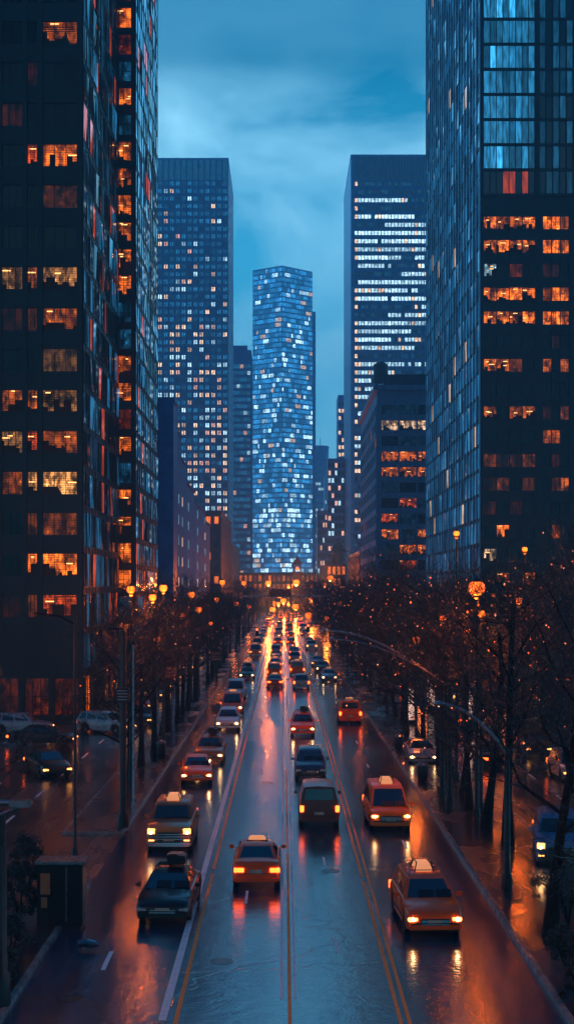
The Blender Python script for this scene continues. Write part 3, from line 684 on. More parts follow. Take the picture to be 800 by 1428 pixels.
M['leaf'] = simple('evergreen_leaves', (.012, .020, .016), .5, var=.5, scale=6)
def shrub(x, y, r_, h, label, seed, z=.0):  # dark planting added to blacken the lower corners
    r = random.Random(seed); e = empty('added_shrub', (x, y, z)); tag(e, label, 'shrub', 'evergreen shrubs added to darken the lower corners')
    st = MB()
    for k in range(7):
        a = r.uniform(0, 6.28); st.tube([(0, 0, 0), (math.cos(a)*r_*.3, math.sin(a)*r_*.3, h*.45), (math.cos(a)*r_*.6, math.sin(a)*r_*.6, h*.8)], [.035, .022, .008], 5)
    st.build('stem', M['bark'], e); f = MB(); cl = []
    for k in range(26):
        a = r.uniform(0, 6.28); q = math.sqrt(r.random()); zz = r.uniform(.15, .95); cl.append((math.cos(a)*r_*q*(1.1-.5*zz), math.sin(a)*r_*q*(1.1-.5*zz), h*zz, r.uniform(.16, .34)*r_))
    for cx_, cy_, cz_, cr_ in cl:
        for k in range(110):
            d = Vector((r.gauss(0, 1), r.gauss(0, 1), r.gauss(0, 1))).normalized()*cr_*r.random()**.4; p = Vector((cx_, cy_, max(.06, cz_+d.z)))+Vector((d.x, d.y, 0))
            u = Vector((r.gauss(0, 1), r.gauss(0, 1), r.gauss(0, 1))).normalized()*.05; v = u.orthogonal().normalized()*.022
            f.quad(p-u, p+v, p+u, p-v)
    f.build('foliage', M['leaf'], e)
for k, (x, y, r_, h, lab) in enumerate(((-8.35, 43.6, .75, 1.5, 'added dark shrub just in front of the cabinet at lower left'), (-8.9, 48.4, .8, 2.0, 'added tall dark shrub touching the left side of the cabinet'), (-8.15, 41.2, .6, 1.1, 'added low dark shrub beside the thick mast at the bottom left'),
                               (-9.5, 53.4, 1.0, 2.2, 'added dark shrub behind the cabinet at the left picture edge'), (8.35, 42.4, .8, 1.4, 'added dark shrub by the kerb in the bottom right corner'), (9.5, 48.0, .9, 1.7, 'added dark shrub right of the big dark trunk'), (10.3, 53.5, 1.0, 1.5, 'added dark shrub below the light blue parked car'), (8.15, 39.4, .6, 1.1, 'added low dark shrub cut by the bottom right corner'))):
    shrub(x, y, r_, h, lab, 300+k, .12)
# ------------------------------------------------------------------ cars
def interp(tab, y):
    if y <= tab[0][0]: return tab[0][1]
    for (a, va), (b, vb) in zip(tab, tab[1:]):
        if y <= b:
            t = (y-a)/(b-a); t = t*t*(3-2*t) if False else t
            return va+(vb-va)*t
    return tab[-1][1]
STY = {
 'sedan': dict(L=4.9, w=.92, top=[(-2.45, .60), (-2.38, .72), (-1.9, .84), (-1.0, .97), (1.55, 1.02), (2.2, 1.0), (2.38, .92), (2.45, .70)], g=(-1.15, 1.75, -.35, .95, .96, 1.46, .82, .60), wh=.33),
 'wagon': dict(L=4.8, w=.94, top=[(-2.4, .62), (-2.33, .80), (-1.8, .95), (-1.0, 1.06), (2.2, 1.08), (2.36, .98), (2.4, .7)], g=(-1.2, 2.28, -.45, 1.95, 1.03, 1.66, .85, .66), wh=.36),
 'suv': dict(L=5.0, w=1.0, top=[(-2.5, .95), (-2.46, 1.12), (-2.0, 1.2), (-1.1, 1.26), (2.35, 1.26), (2.46, 1.2), (2.5, .9)], g=(-1.2, 2.44, -.75, 2.2, 1.24, 1.88, .9, .76), wh=.40),
 'van': dict(L=4.9, w=.98, top=[(-2.45, .72), (-2.38, .9), (-1.9, 1.0), (-1.5, 1.08), (2.3, 1.12), (2.42, 1.05), (2.45, .8)], g=(-1.75, 2.42, -.85, 2.25, 1.05, 1.92, .9, .76), wh=.36),
}
PAINT = {}
def paintm(name, col, metal=.1):
    if name not in PAINT: PAINT[name] = simple('paint_'+name, col, .34, metal, var=.16, scale=1.6, coat=.22, spec=.35)
    return PAINT[name]
COL = {'orange': (1.0, .095, .001), 'yellow': (1.0, .15, .002), 'black': (.012, .014, .018), 'white': (.62, .64, .66), 'silver': (.30, .33, .37), 'navy': (.02, .05, .11), 'maroon': (.13, .028, .018), 'red': (.5, .04, .02), 'bronze': (.35, .14, .05), 'blue': (.05, .22, .42)}
def make_car(style, col, lit=True, sign=None, rack=False, luggage=False, detail=True, name=None, tail=True):
    S = STY[style]; e = empty(name or {'sedan': 'sedan_car', 'wagon': 'estate_car', 'suv': 'suv_car', 'van': 'minivan'}[style]); L2 = S['L']/2; w = S['w']; wr = S['wh']
    pm = paintm(col, COL[col], .5 if col in ('silver', 'bronze') else .05); ax = (-L2+.92, L2-.98)
    m = MB(); ys = sorted(set([-L2, -L2+.04, -L2+.14, -L2+.35, L2-.35, L2-.14, L2-.04, L2]+[a+k*(wr+.09)*f for a in ax for k in (-1, 1) for f in (1.02, .98, .85, .6, .3)]+list(ax)+[-.6, -.1, .4]))
    rings = []
    for y in ys:
        zt = interp(S['top'], y); endf = min(1, (L2-abs(y))/.35); ww = w*(1-.16*(1-endf)**2)
        zs = .26+.1*(1-endf)**2
        for a in ax:
            dy = abs(y-a); rr = wr+.09
            if dy < rr: zs = max(zs, .05+wr*.0+math.sqrt(rr*rr-dy*dy)+wr-.05)
        zs = min(zs, zt-.06)
        zm = zs+(zt-zs)*.45; cr_ = .045*endf
        ring = [(-ww*.55, zs), (-ww*.96, zs), (-ww, max(zm, zs+.01)), (-ww*.985, zs+(zt-zs)*.78), (-ww*.93, zt-.015), (-ww*.6, zt+cr_*.8), (0, zt+cr_)]
        ring = ring+[(-x, z) for x, z in reversed(ring[:-1])]
        rings.append([(x, y, z) for x, z in ring])
    n = len(rings[0]); n0 = 0
    for rg in rings: m.v += rg
    for i in range(len(rings)-1):
        for q in range(n):
            q2 = (q+1) % n; m.f.append((i*n+q, (i+1)*n+q, (i+1)*n+q2, i*n+q2)); m.mi.append(0); m.c.append((0,0,0))
    m.f.append(tuple(range(n))); m.mi.append(0); m.c.append((0,0,0)); m.f.append(tuple((len(rings)-1)*n+q for q in reversed(range(n)))); m.mi.append(0); m.c.append((0,0,0))
    m.build('body', pm, e, smooth=42)
    # cabin
    y0, y1, r0, r1, zb, zr, wb, wt = S['g']
    base = [Vector((-wb, y0, zb)), Vector((wb, y0, zb)), Vector((wb, y1, zb)), Vector((-wb, y1, zb))]
    top = [Vector((-wt*.94, r0, zr-.03)), Vector((wt*.94, r0, zr-.03)), Vector((wt*.96, r1, zr-.02)), Vector((-wt*.96, r1, zr-.02))]
    m = MB()
    m.v = [tuple(p) for p in base+top]+[(-wt, (r0+r1)/2, zr), (wt, (r0+r1)/2, zr), (0, r0+.05, zr+.01), (0, r1-.05, zr+.015), (0, (r0+r1)/2, zr+.05)]
    m.f = [(0, 1, 5, 10, 4), (2, 3, 7, 11, 6), (1, 2, 6, 9, 5), (3, 0, 4, 8, 7), (4, 10, 12, 8), (10, 5, 9, 12), (12, 9, 6, 11), (8, 12, 11, 7)]
    m.mi = [0]*8; m.c = [(0,0,0)]*8
    m.build('roof', pm, e, bevel=.045, smooth=50)
    def pane(nm, A_, B_, C_, D_, u0, u1, v0, v1, off=.014):
        nn = (B_-A_).cross(D_-A_).normalized()*off; P = []
        for (u, v) in ((u0, v0), (u1, v0), (u1, v1), (u0, v1)):
            P.append((A_.lerp(B_, u)).lerp(D_.lerp(C_, u), v)+nn)
        mm = MB(); mm.quad(*P); b2 = P
        mm.quad(P[3]-nn, P[2]-nn, P[1]-nn, P[0]-nn)
        for k in range(4): mm.quad(P[k]-nn, P[(k+1) % 4]-nn, P[(k+1) % 4], P[k])
        return mm.build(nm, M['glass'], e)
    pane('windscreen', base[0], base[1], top[1], top[0], .055, .945, .07, .9)
    pane('rear_window', base[2], base[3], top[3], top[2], .08, .92, .12 if style != 'van' else .3, .88)
    for (Aq, Bq, Cq, Dq, fl) in ((base[1], base[2], top[2], top[1], 0), (base[3], base[0], top[0], top[3], 1)):
        sp = [(.10, .40), (.44, .72), (.76, .93)] if style != 'sedan' else [(.12, .46), (.51, .88)]
        for u0, u1 in sp:
            if fl: u0, u1 = 1-u1, 1-u0
            pane('side_window', Aq, Bq, Cq, Dq, u0, u1, .14, .86)
    for a in ax:
        for sx in (-1, 1):
            m = MB(); pr = [(wr*.55, -.10), (wr*.93, -.11), (wr, -.07), (wr, .07), (wr*.93, .11), (wr*.55, .10)]
            seg = 18; n0 = 0
            for rr_, xx in pr:
                for q in range(seg): m.v.append((xx, rr_*math.cos(2*PI*q/seg), rr_*math.sin(2*PI*q/seg)))
            for i in range(len(pr)-1):
                for q in range(seg):
                    q2 = (q+1) % seg; m.f.append((i*seg+q, i*seg+q2, (i+1)*seg+q2, (i+1)*seg+q)); m.mi.append(0); m.c.append((0,0,0))
            wo = m.build('wheel', M['rubber'], e, smooth=True); wo.location = (sx*(w-.13), a, wr)
            if detail:
                m = MB(); m.tube([(-.08, 0, 0), (.08, 0, 0)], wr*.56, 14)
                for k in range(5):
                    an = k*2*PI/5; m.obox((-.095, .03*math.cos(an), .03*math.sin(an)), (.19, 0, 0), (0, wr*.5*math.cos(an), wr*.5*math.sin(an)), (0, -.05*math.sin(an), .05*math.cos(an)))
                m.build('rim', M['chrome'], wo)
    fz = interp(S['top'], -L2+.05); rz_ = interp(S['top'], L2-.05)
    hz = fz-.07 if style != 'suv' else .93
    for sx in (-1, 1):
        m = MB(); m.box(sx*w*.76-.17, sx*w*.76+.17, -L2-.02, -L2+.16, hz-.13, hz+(.0 if style != 'suv' else .12)); hl = m.build('headlight', M['head'] if lit else M['headoff'], e, bevel=.03)
        if detail and lit:
            m = MB(); m.tube([(sx*w*.78, -L2-.04, hz-.05), (sx*w*.78, -L2+.02, hz-.05)], .055, 10); m.build('bulb', M['bulb'], hl)
        if style == 'suv' and detail:
            m = MB(); m.box(sx*w*.76-.12, sx*w*.76+.12, -L2-.03, -L2+.1, .52, .62); m.build('fog_light', M['head'] if lit else M['headoff'], e)
        tz = rz_-.10; m = MB()
        if style in ('van', 'suv', 'wagon'): m.box(sx*w*.86-.11, sx*w*.86+.08, L2-.12, L2+.02, tz-.22, tz+.08)
        else: m.box(sx*w*.74-.22, sx*w*.74+.16, L2-.14, L2+.02, tz-.12, tz+.05)
        m.build('taillight', M['tail'] if tail else M['red_off'], e, bevel=.02)
    if detail:
        m = MB(); m.box(-w*.5, w*.5, -L2-.035, -L2+.1, .42, hz-.04)
        gr = m.build('grille', M['dark'], e, bevel=.02); m = MB()
        nb = 4 if style == 'suv' else 3
        for k in range(nb):
            z = .45+(hz-.1-.42)*(k+.5)/nb; m.box(-w*(.9 if style == 'suv' else .48), w*(.9 if style == 'suv' else .48), -L2-.06, -L2-.0, z-.022, z+.022)
        m.build('grille_bar', M['chrome'], gr)
        for yy, s_ in ((-L2, -1), (L2, 1)):
            m = MB(); m.box(-w*.93, w*.93, min(yy+s_*.06, yy-s_*.15), max(yy+s_*.06, yy-s_*.15), .28, .46); m.build('bumper', M['chrome'] if style == 'suv' and s_ < 0 else (M['dark'] if col in ('black', 'navy') else pm), e, bevel=.04)
            m = MB(); m.box(-.24, .24, min(yy+s_*.075, yy), max(yy+s_*.075, yy), (.5 if s_ < 0 else .62), (.61 if s_ < 0 else .75)); m.build('number_plate', M['plate'], e)
        for sx in (-1, 1):
            m = MB(); m.box(sx*(w+.02)-.0 if sx > 0 else -(w+.22), (w+.22) if sx > 0 else -(w+.02), y0+.35, y0+.47, zb+.02, zb+.18); m.build('mirror', pm, e, bevel=.03)
            m = MB()
            for u in (0.02, .98):
                pass
            zc_ = zb-.13
            for yy in (-.55, .45) if style == 'sedan' else (-.6, .5): m.box(min(sx*(w*.98), sx*(w*1.01)), max(sx*(w*.98), sx*(w*1.01)), yy, yy+.2, zc_, zc_+.035)
            m.build('door_handle', M['chrome'], e)
        m = MB()
        for sx in (-1, 1):
            for yy in ((-.95, .25, 1.25) if style == 'sedan' else (-1.0, .15, 1.2)):
                x0_, x1_ = sorted((sx*(w*.975), sx*(w*1.004))); m.box(x0_, x1_, yy, yy+.022, .42, zb-.06)
            x0_, x1_ = sorted((sx*(w*.99), sx*(w*1.022))); m.box(x0_, x1_, -L2+1.45, L2-1.5, .50, .56)
        m.build('door_trim', M['dark'], e)
        m = MB(); m.box(-w*.8, w*.8, L2-.03, L2+.004, rz_-.27, rz_-.25); m.box(-w*.8, -w*.79, L2-.03, L2+.004, rz_-.27, rz_-.02); m.box(w*.79, w*.8, L2-.03, L2+.004, rz_-.27, rz_-.02); m.build('boot_seam', M['dark'], e)
        m = MB(); m.box(-w*.35, w*.35, -.02, .02, 0, .02) if False else m.obox((-w*.86, -L2+.02, .485), (w*1.72, 0, 0), (0, -.1, 0), (0, 0, .035)); m.build('bumper_strip', M['dark'], e)
        m = MB()
        for sx in (-.35, .25): m.obox((sx, y0+.02, zb+.06), (.5, 0, .0), (.0, .25, .2), (.0, -.01, .012))
        m.build('wiper', M['dark'], e)
    rr0 = r0+.15
    if sign == 'taxi':
        m = MB(); yy = (r0+r1)/2-.1; z = zr+.04
        m.v = [(-.36, yy-.16, z), (.36, yy-.16, z), (.36, yy+.16, z), (-.36, yy+.16, z), (-.28, yy-.06, z+.17), (.28, yy-.06, z+.17), (.28, yy+.06, z+.17), (-.28, yy+.06, z+.17)]
        m.f = [(0,3,2,1),(4,5,6,7),(0,1,5,4),(1,2,6,5),(2,3,7,6),(3,0,4,7)]; m.mi = [0]*6; m.c = [(0,0,0)]*6
        so = m.build('roof_sign', M['signlit'], e, bevel=.03)
        m = MB(); m.box(-.42, .42, yy-.2, yy+.2, z-.02, z+.012); m.build('sign_base', M['dark'], so)
    if sign == 'board':      # long wedge advertisement box along the roof
        m = MB(); z = zr+.05; ya, yb = r0+.45, min(r1-.3, r0+1.5)
        m.v = [(-.30, ya, z), (.30, ya, z), (.30, yb, z), (-.30, yb, z), (-.22, ya+.2, z+.26), (.22, ya+.2, z+.26), (.22, yb-.1, z+.26), (-.22, yb-.1, z+.26)]
        m.f = [(0,3,2,1),(4,5,6,7),(0,1,5,4),(1,2,6,5),(2,3,7,6),(3,0,4,7)]; m.mi = [0]*6; m.c = [(0,0,0)]*6
        so = m.build('roof_board', M['signlit'], e, bevel=.03)
        m = MB(); m.tube([(-.33, ya, z), (-.24, ya+.18, z+.29), (-.24, yb-.08, z+.29), (-.33, yb, z)], .022); m.tube([(.33, ya, z), (.24, ya+.18, z+.29), (.24, yb-.08, z+.29), (.33, yb, z)], .022); m.build('board_frame', M['dark'], so)
    if rack:
        m = MB(); z = zr+.13
        for sx in (-1, 1):
            m.tube([(sx*wt*.82, r0+.15, z-.12), (sx*wt*.82, r0+.25, z), (sx*wt*.82, r1-.2, z), (sx*wt*.82, r1-.08, z-.12)], .022)
        for k in range(4): yy = r0+.35+(r1-r0-.7)*k/3; m.tube([(-wt*.82, yy, z), (wt*.82, yy, z)], .018)
        m.build('roof_rack', M['steel'] if col != 'black' else M['iron'], e)
    if luggage:
        m = MB(); rr = random.Random(5)
        for k in range(5):
            bx0 = -wt*.7+rr.random()*.5; by = r0+.35+rr.random()*(r1-r0-1); m.box(bx0, bx0+rr.uniform(.35, .6), by, by+rr.uniform(.4, .7), zr+.14, zr+.14+rr.uniform(.16, .38)+k*.004)
        m.build('roof_luggage', M['iron'], e, bevel=.04)
    return e
M['red_off'] = simple('taillight_lens', (.35, .02, .01), .15)
def put(car, px, py, label, group='cars on the avenue', rear=False, copy=False, rz=0, d=None, z=.0):
    y = gy(py) if d is None else d
    x = gx(px, y)
    o = copy_tree(car) if copy else car
    o.location = (x, y+2.4, z); o.rotation_euler = (0, 0, (PI if rear else 0)+R(rz)); tag(o, label, 'car', group); return o
GA = 'cars driving on the avenue'
put(make_car('sedan', 'black', lit=False, rack=True, sign=None, luggage=True), 230, 1291, 'black sedan with a loaded roof rack, nearest car in the left lane', GA, rz=-2)
put(make_car('suv', 'bronze', sign='board', rack=False), 236, 1189, 'boxy SUV with glowing chrome grille and a roof sign, behind the black sedan', GA)
put(make_car('sedan', 'orange', sign='taxi'), 357, 1240, 'orange taxi seen from behind, alone in the lane left of the centre line', GA, rear=True)
vn = put(make_car('van', 'maroon', tail=True), 445, 1154, 'dark maroon minivan seen from behind, right of the centre line', GA, rear=True)
put(make_car('wagon', 'navy', lit=False), 433, 1089, 'dark blue car just ahead of the maroon minivan', GA)
tx1 = put(make_car('wagon', 'orange', rack=True, luggage=False, sign='board'), 601, 1309, 'orange estate taxi with roof rack and sign, nearest car in the right lane', GA, rz=3)
tx2 = put(make_car('van', 'yellow', sign='board'), 543, 1160, 'pale orange minivan taxi with a tall roof board in the right lane', GA, rz=1.5)
put(make_car('sedan', 'orange', rack=False, sign=None), 271, 1095, 'orange sedan angled at the left kerb behind the boxy SUV', GA, rz=3)
put(make_car('wagon', 'bronze', rack=True, luggage=True), 291, 1067, 'bronze estate car with luggage on its roof, left lane', GA)
put(make_car('wagon', 'white', sign=None), 317, 1020, 'pale estate car with bright headlights in the left lane', GA)
put(make_car('van', 'orange', sign='taxi'), 323, 998, 'orange van behind the pale estate car, left lane', GA)
put(make_car('van', 'white', lit=False), 328, 976, 'white van behind the orange van, left lane', GA)
put(make_car('sedan', 'black', rack=True, luggage=True), 344, 948, 'small black car with a piled roof ahead of the gap in the left lane', GA)
put(make_car('sedan', 'red', sign='taxi'), 383, 960, 'red-orange taxi seen from behind, left of the centre line', GA, rear=True)
put(make_car('van', 'orange'), 382, 947, 'orange van driving ahead of the red taxi', GA, rear=True)
put(make_car('wagon', 'orange', rack=True, luggage=True), 422, 1028, 'orange taxi with bundles on its roof, ahead of the dark blue car', GA)
put(make_car('wagon', 'silver', lit=False), 420, 962, 'silver hatchback seen from behind with light under it, right of the centre line', GA, rear=True)
put(make_car('van', 'orange', sign='taxi', rack=True), 488, 1010, 'orange van with a glowing rear in the right lane', GA, rear=True)
put(make_car('sedan', 'silver', sign='taxi'), 459, 951, 'silver car with a lit roof sign in the right lane', GA)
put(make_car('sedan', 'maroon'), 450, 938, 'dark red car behind the silver car, right lane', GA)
farp = []
for st, c in (('sedan', 'orange'), ('wagon', 'silver'), ('van', 'yellow'), ('sedan', 'black'), ('suv', 'white'), ('sedan', 'red')):
    farp.append((make_car(st, c, detail=False, sign='taxi' if c in ('orange', 'yellow') else None), st, c))
usedf = set()
def far_car(k, x, y, rear, lab, group):
    pr = farp[k][0]; o = pr
    if k in usedf: o = copy_tree(pr)
    usedf.add(k); o.location = (x, y, 0); o.rotation_euler = (0, 0, (PI if rear else 0)+R(rng.uniform(-1.5, 1.5))); tag(o, lab, 'car', group)
NMS = {'sedan': 'sedan', 'wagon': 'estate car', 'van': 'minivan', 'suv': 'SUV'}
lanes = ((-4.9, 190, False, 'left'), (-1.25, 202, True, 'inner left'), (1.5, 186, True, 'inner right'), (4.95, 208, False, 'right'))
for lx, y, rear, ln in lanes:
    cnt = {}
    while y < 628:
        k = rng.choice((0, 0, 0, 2, 2, 1, 3, 4, 5, 5)); st, c = farp[k][1], farp[k][2]
        zone = 'in the middle distance' if y < 300 else ('far along' if y < 450 else 'near the vanishing point')
        cnt[k] = cnt.get(k, 0)+1
        lab = f"{c} {NMS[st]} {zone} in the {ln} lane of the avenue" if y > 300 else f"{c} {NMS[st]} in the {ln} lane's middle distance, {ORD[cnt[k]-1]} of its colour"
        far_car(k, lx+rng.uniform(-.2, .2), y, rear, lab, f"cars queued in the {ln} lane")
        y += rng.uniform(20, 60)
# side-road cars
side = [(-13.2, 134, 0, 0), (-13.0, 146, 1, 0), (-13.3, 160, 3, 0), (-13.1, 176, 5, 0), (-13.2, 196, 1, 0), (-13, 215, 4, 0), (-13, 240, 0, 0), (-13, 262, 2, 0),
        (-20.5, 112, 1, 88), (-17.5, 104, 3, 92), (-14.5, 88, 3, 25), (-21, 92, 1, 80), (-14.0, 113, 1, 60), (-11.9, 120, 3, 5),
        (17.2, 99, 3, 0), (17.1, 106, 1, 0), (17.2, 114, 0, 0), (17.0, 122, 3, 0), (17.2, 131, 5, 0), (17.1, 140, 4, 0), (17.1, 150, 2, 0), (17.2, 162, 1, 0), (13.4, 118, 0, 180), (13.2, 136, 3, 180), (13.3, 156, 2, 180), (17.1, 86, 1, 0), (13.2, 92, 3, 180), (13.4, 180, 5, 180), (17, 184, 0, 0), (17, 205, 2, 0)]
for k2, (x, y, k, rz) in enumerate(side):
    st, c = farp[k][1], farp[k][2]; sd = 'left' if x < 0 else 'right'
    if x > 0: wh = 'behind the right trees, ' + ('outer' if x > 15 else 'inner') + f' side, {ORD[int((y-80)/9)] } slot from the near end'
    elif y < 122: wh = 'on the wet plaza ' + ('at the left picture edge' if x < -24 else ('under the slim pole' if x < -16 else 'beside the thick signal pole')) + (', front row' if y < 106 else ', back row')
    else: wh = f'on the left service road, {ORD[int((y-118)/9)]} slot from the plaza'
    o = copy_tree(farp[k][0]); o.location = (x, y, 0); o.rotation_euler = (0, 0, R(rz+rng.uniform(-2, 2)))
    px, py = proj((x, y, .8))
    tag(o, f"{c} {NMS[st]} {wh}", 'car', f'cars parked at the {sd} side roads')
bc = make_car('suv', 'blue', lit=True, detail=True); put(bc, 792, 1212, 'light blue car at the right edge, partly hidden by the dark trunk', 'cars parked at the right side roads', rz=-8)
put(make_car('sedan', 'silver', lit=True), 590, 1098, 'silver-red small car stopped beyond the right kerb near the lit panels', 'cars parked at the right side roads', d=92)

# ------------------------------------------------------------------ lamps, signals, poles
def street_lamp(px, py, y, label, mat='lamp', r_=.28, base=None, arm=0, power=900, group='street lamps'):
    x = gx(px, y); z = H-(py-VY)*y/F
    e = empty('street_lamp', (x, y, 0.13)); tag(e, label, 'street lamp', group); z -= .13
    m = MB(); m.lathe([(.17, 0), (.17, .5), (.11, .6), (.075, z*.5), (.06, z-r_-.15)], seg=10); m.build('pole', M['iron'], e, smooth=True)
    m = MB(); m.lathe([(.06, z-r_-.15), (.17, z-r_-.05), (.15, z-r_+.03)], seg=10); m.build('collar', M['iron'], e)
    m = MB(); m.ball((0, 0, z), r_, 14, 10); m.build('globe', M[mat], e, smooth=80)
    m = MB(); m.lathe([(r_*.75, z+r_*.72), (r_*.3, z+r_*1.1), (.03, z+r_*1.35)], seg=10); m.build('cap', M['iron'], e)
    if power:
        ld = bpy.data.lights.new('lamp_light', 'POINT'); ld.energy = power*.36; ld.color = (1, .17, .015) if mat == 'lamp' else (1, .5, .2); ld.shadow_soft_size = .3
        lo_ = bpy.data.objects.new('lamp_light', ld); C.objects.link(lo_); lo_.location = (x, y, z+.13-r_-.35); lo_.parent = None
    return e
LN = ['just right of the left towers, highest near one', 'above the thin grey pole', 'below the stepped building, largest', 'below the stepped building, low', 'beside the lowest part of the dark slab', 'low, where trunks crowd together', 'lowest of them, among near trunks', 'over the middle left lane', 'small, close over the far queue', 'under the tall blue tower, high', 'nearest the narrow-fronted tower, high', 'far and high, left of the footbridge', 'under the tall blue tower, lower']
LP = [(228, 820, 107, .30), (213, 833, 98, .26), (267, 829, 142, .34), (277, 850, 152, .36), (254, 857, 128, .26), (294, 869, 178, .28), (219, 891, 101, .24), (329, 842, 270, .5), (347, 846, 360, .55),
      (310, 812, 209, .4), (183, 822, 84, .26), (340, 813, 321, .55), (302, 836, 192, .34)]
for k, (px, py, y, r_) in enumerate(LP):
    street_lamp(px, py, y, f"orange globe lamp on the left side, {LN[k]}", r_=r_, power=1500 if y < 110 else (220 if y < 200 else 1200))
RP = [(664, 820, 70, .42), (722, 838, 98, .30), (688, 830, 110, .2), (502, 854, 176, .34), (580, 892, 101, .28), (670, 856, 72, .22), (651, 880, 76, .18), (474, 841, 240, .4), (540, 843, 128, .22), (636, 744, 84, .18), (731, 766, 92, .18), (455, 862, 300, .5), (617, 862, 84, .2)]
for k, (px, py, y, r_) in enumerate(RP):
    street_lamp(px, py, y, f"orange globe lamp on the right side, {['large and bright high over the tree tops','at the right among dark twigs','small, just right of the large lamp','round, where the curved arm begins','low, above the curved arm','small, directly under the large lamp','tiny, lower under the large lamp','near the end of the avenue','small, below the grey stone building','tiny, highest of them, left','tiny, high at the right','big, right of the far queue','small, between trunks'][k]}", r_=r_, power=(2600, 1800, 600, 500, 1800, 700, 500, 900, 700, 300, 300, 2000, 700)[k])
FP = [(374, 813, 440, .6), (413, 812, 470, .75), (460, 806, 400, .6), (452, 815, 430, .5), (395, 838, 560, .8), (412, 846, 520, .9), (430, 858, 500, .9), (380, 850, 600, .9), (405, 858, 610, .9), (365, 860, 600, .8), (388, 842, 480, .5), (434, 835, 420, .5)]
for k, (px, py, y, r_) in enumerate(FP):
    street_lamp(px, py, y, f"orange lamp in the glowing cluster at the avenue's end, {['left, high','beside the cupola','right, high','right, under the highest','centre left','centre','right of centre, low','left of centre, low','centre, low','far left, low','centre left, upper','right, upper'][k]}", r_=r_*1.45, power=40000)
# near lamps just outside the picture, same rows
for x, y, lab in ((-9.2, 33, 'orange globe lamp of the left row standing nearest the viewpoint'), (10.2, 36, 'orange globe lamp of the right row standing nearest the viewpoint'), (-13.8, 58, 'orange globe lamp over the opening in the left kerb strip')):
    street_lamp(VX+F*x/y, VY-F*(9.6-H)/y, y, lab, power=1100)

def davit(x, y, tipx, tipz, rootz, label, lift=1.0, thick=.10, head='luminaire'):
    e = empty('mast_arm_pole', (x, y, .13)); tag(e, label, 'pole')
    m = MB(); m.lathe([(.2, 0), (.2, .6), (.13, .7), (.10, rootz)], seg=12); m.build('pole', M['iron'], e, smooth=True)
    m = MB(); n = 16; pts = []
    for k in range(n+1):
        t = k/n; xx = (tipx-x)*t; zz = rootz-.2+(tipz-rootz)*math.sin(t*PI/2)**.9*1.0
        pts.append((xx, 0, zz))
    m.tube(pts, [thick*(1-.45*k/n) for k in range(n+1)], 8); m.build('arm', M['steel'], e, smooth=60)
    if head == 'luminaire':
        m = MB(); m.ball((tipx-x, 0, tipz-.18), .22, 12, 6, sz=.45); m.build('lamp_head', M['steel'], e, smooth=60)
    return e
davit(8.35, 76, (452-396)*76/F, H-60*76/F, H-(958-818)*76/F+.2, 'long curved steel arm reaching over the right lane from a pole in the trees')
davit(8.4, 73, (462-396)*73/F, H-72*73/F, H-(960-818)*73/F+.1, 'thinner curved arm just under the long steel arm on the right', thick=.06)
davit(8.3, 53.5, (612-396)*53.5/F, H-(979-818)*53.5/F, H-(1050-818)*53.5/F, 'short curved steel lamp arm above the dark sign board, right side')
# sign board
e = empty('sign_board', (gx(619, 77), 77, .13)); tag(e, 'square dark red board of faint slats on a post beside the right trunks', 'sign')
m = MB(); m.tube([(0, 0, 0), (0, 0, 5.2)], .06, 8); m.build('post', M['iron'], e)
m = MB(); m.box(-.55, .55, -.09, -.03, 3.75, 4.6); bd = m.build('board', M['brick'], e)
m = MB()
for k in range(5): m.box(-.5, .5, -.105, -.088, 3.83+k*.155, 3.9+k*.155)
m.build('slat', M['copper'], bd)
m = MB(); m.box(-.5, .5, -.09, -.03, 2.85, 3.55); m.build('lower_board', M['iron'], e)
def small_sign(px, py, y, w_, h_, label, mats=('copper', 'white_s')):
    x = gx(px, y); z = H-(py-VY)*y/F-.13
    e = empty('street_sign', (x, y, .13)); tag(e, label, 'sign'); m = MB(); m.tube([(0, 0, 0), (0, 0, z+h_)], .05, 8); m.build('post', M['iron'], e)
    m = MB(); m.box(-w_/2, w_/2, -.08, -.05, z-h_/2, z+h_/2); b_ = m.build('panel', M[mats[0]], e)
    m = MB()
    for k in range(3): m.box(-w_*.44, w_*.44, -.09, -.078, z-h_*.38+k*h_*.3, z-h_*.38+k*h_*.3+h_*.12)
    m.build('stripe', M[mats[1]], b_)
M['white_s'] = simple('white_enamel', (.7, .55, .45), .4)
small_sign(239, 937, 101, .75, .75, 'red and white striped square sign among the left trunks')
small_sign(301, 915, 160, 1.1, 1.0, 'small red striped sign far along the left kerb strip')
small_sign(497, 931, 150, 1.1, .9, 'red and white striped sign on the right kerb strip')
# left poles
x = gx(105, 60); e = empty('slim_pole', (x, 60, 0)); tag(e, 'slim black pole standing on the wet plaza above the dark cabinet', 'pole')
m = MB(); m.lathe([(.13, 0), (.12, .5), (.07, .6), (.055, 10.3)], seg=10); m.build('pole', M['iron'], e, smooth=True)
m = MB(); m.tube([(0, 0, 9.9), (-.6, 0, 10.25), (-1.7, 0, 10.4)], .04, 6); m.build('arm', M['iron'], e)
x = gx(172, 67.8); e = empty('signal_pole', (x, 67.8, .13)); tag(e, 'thick dark signal pole with a square box at the corner of the left kerb strip', 'traffic signal')
m = MB(); m.lathe([(.28, 0), (.27, .55), (.17, .7), (.15, 9.3)], seg=12); m.build('pole', M['iron'], e, smooth=True)
m = MB(); m.box(-.32, .32, -.42, -.14, 5.95, 6.6); bx_ = m.build('signal_box', M['iron'], e, bevel=.03); m = MB()
for k in range(4): m.box(-.25, .25, -.45, -.418, 6.03+k*.14, 6.08+k*.14)
m.build('louvre', M['steel'], bx_)
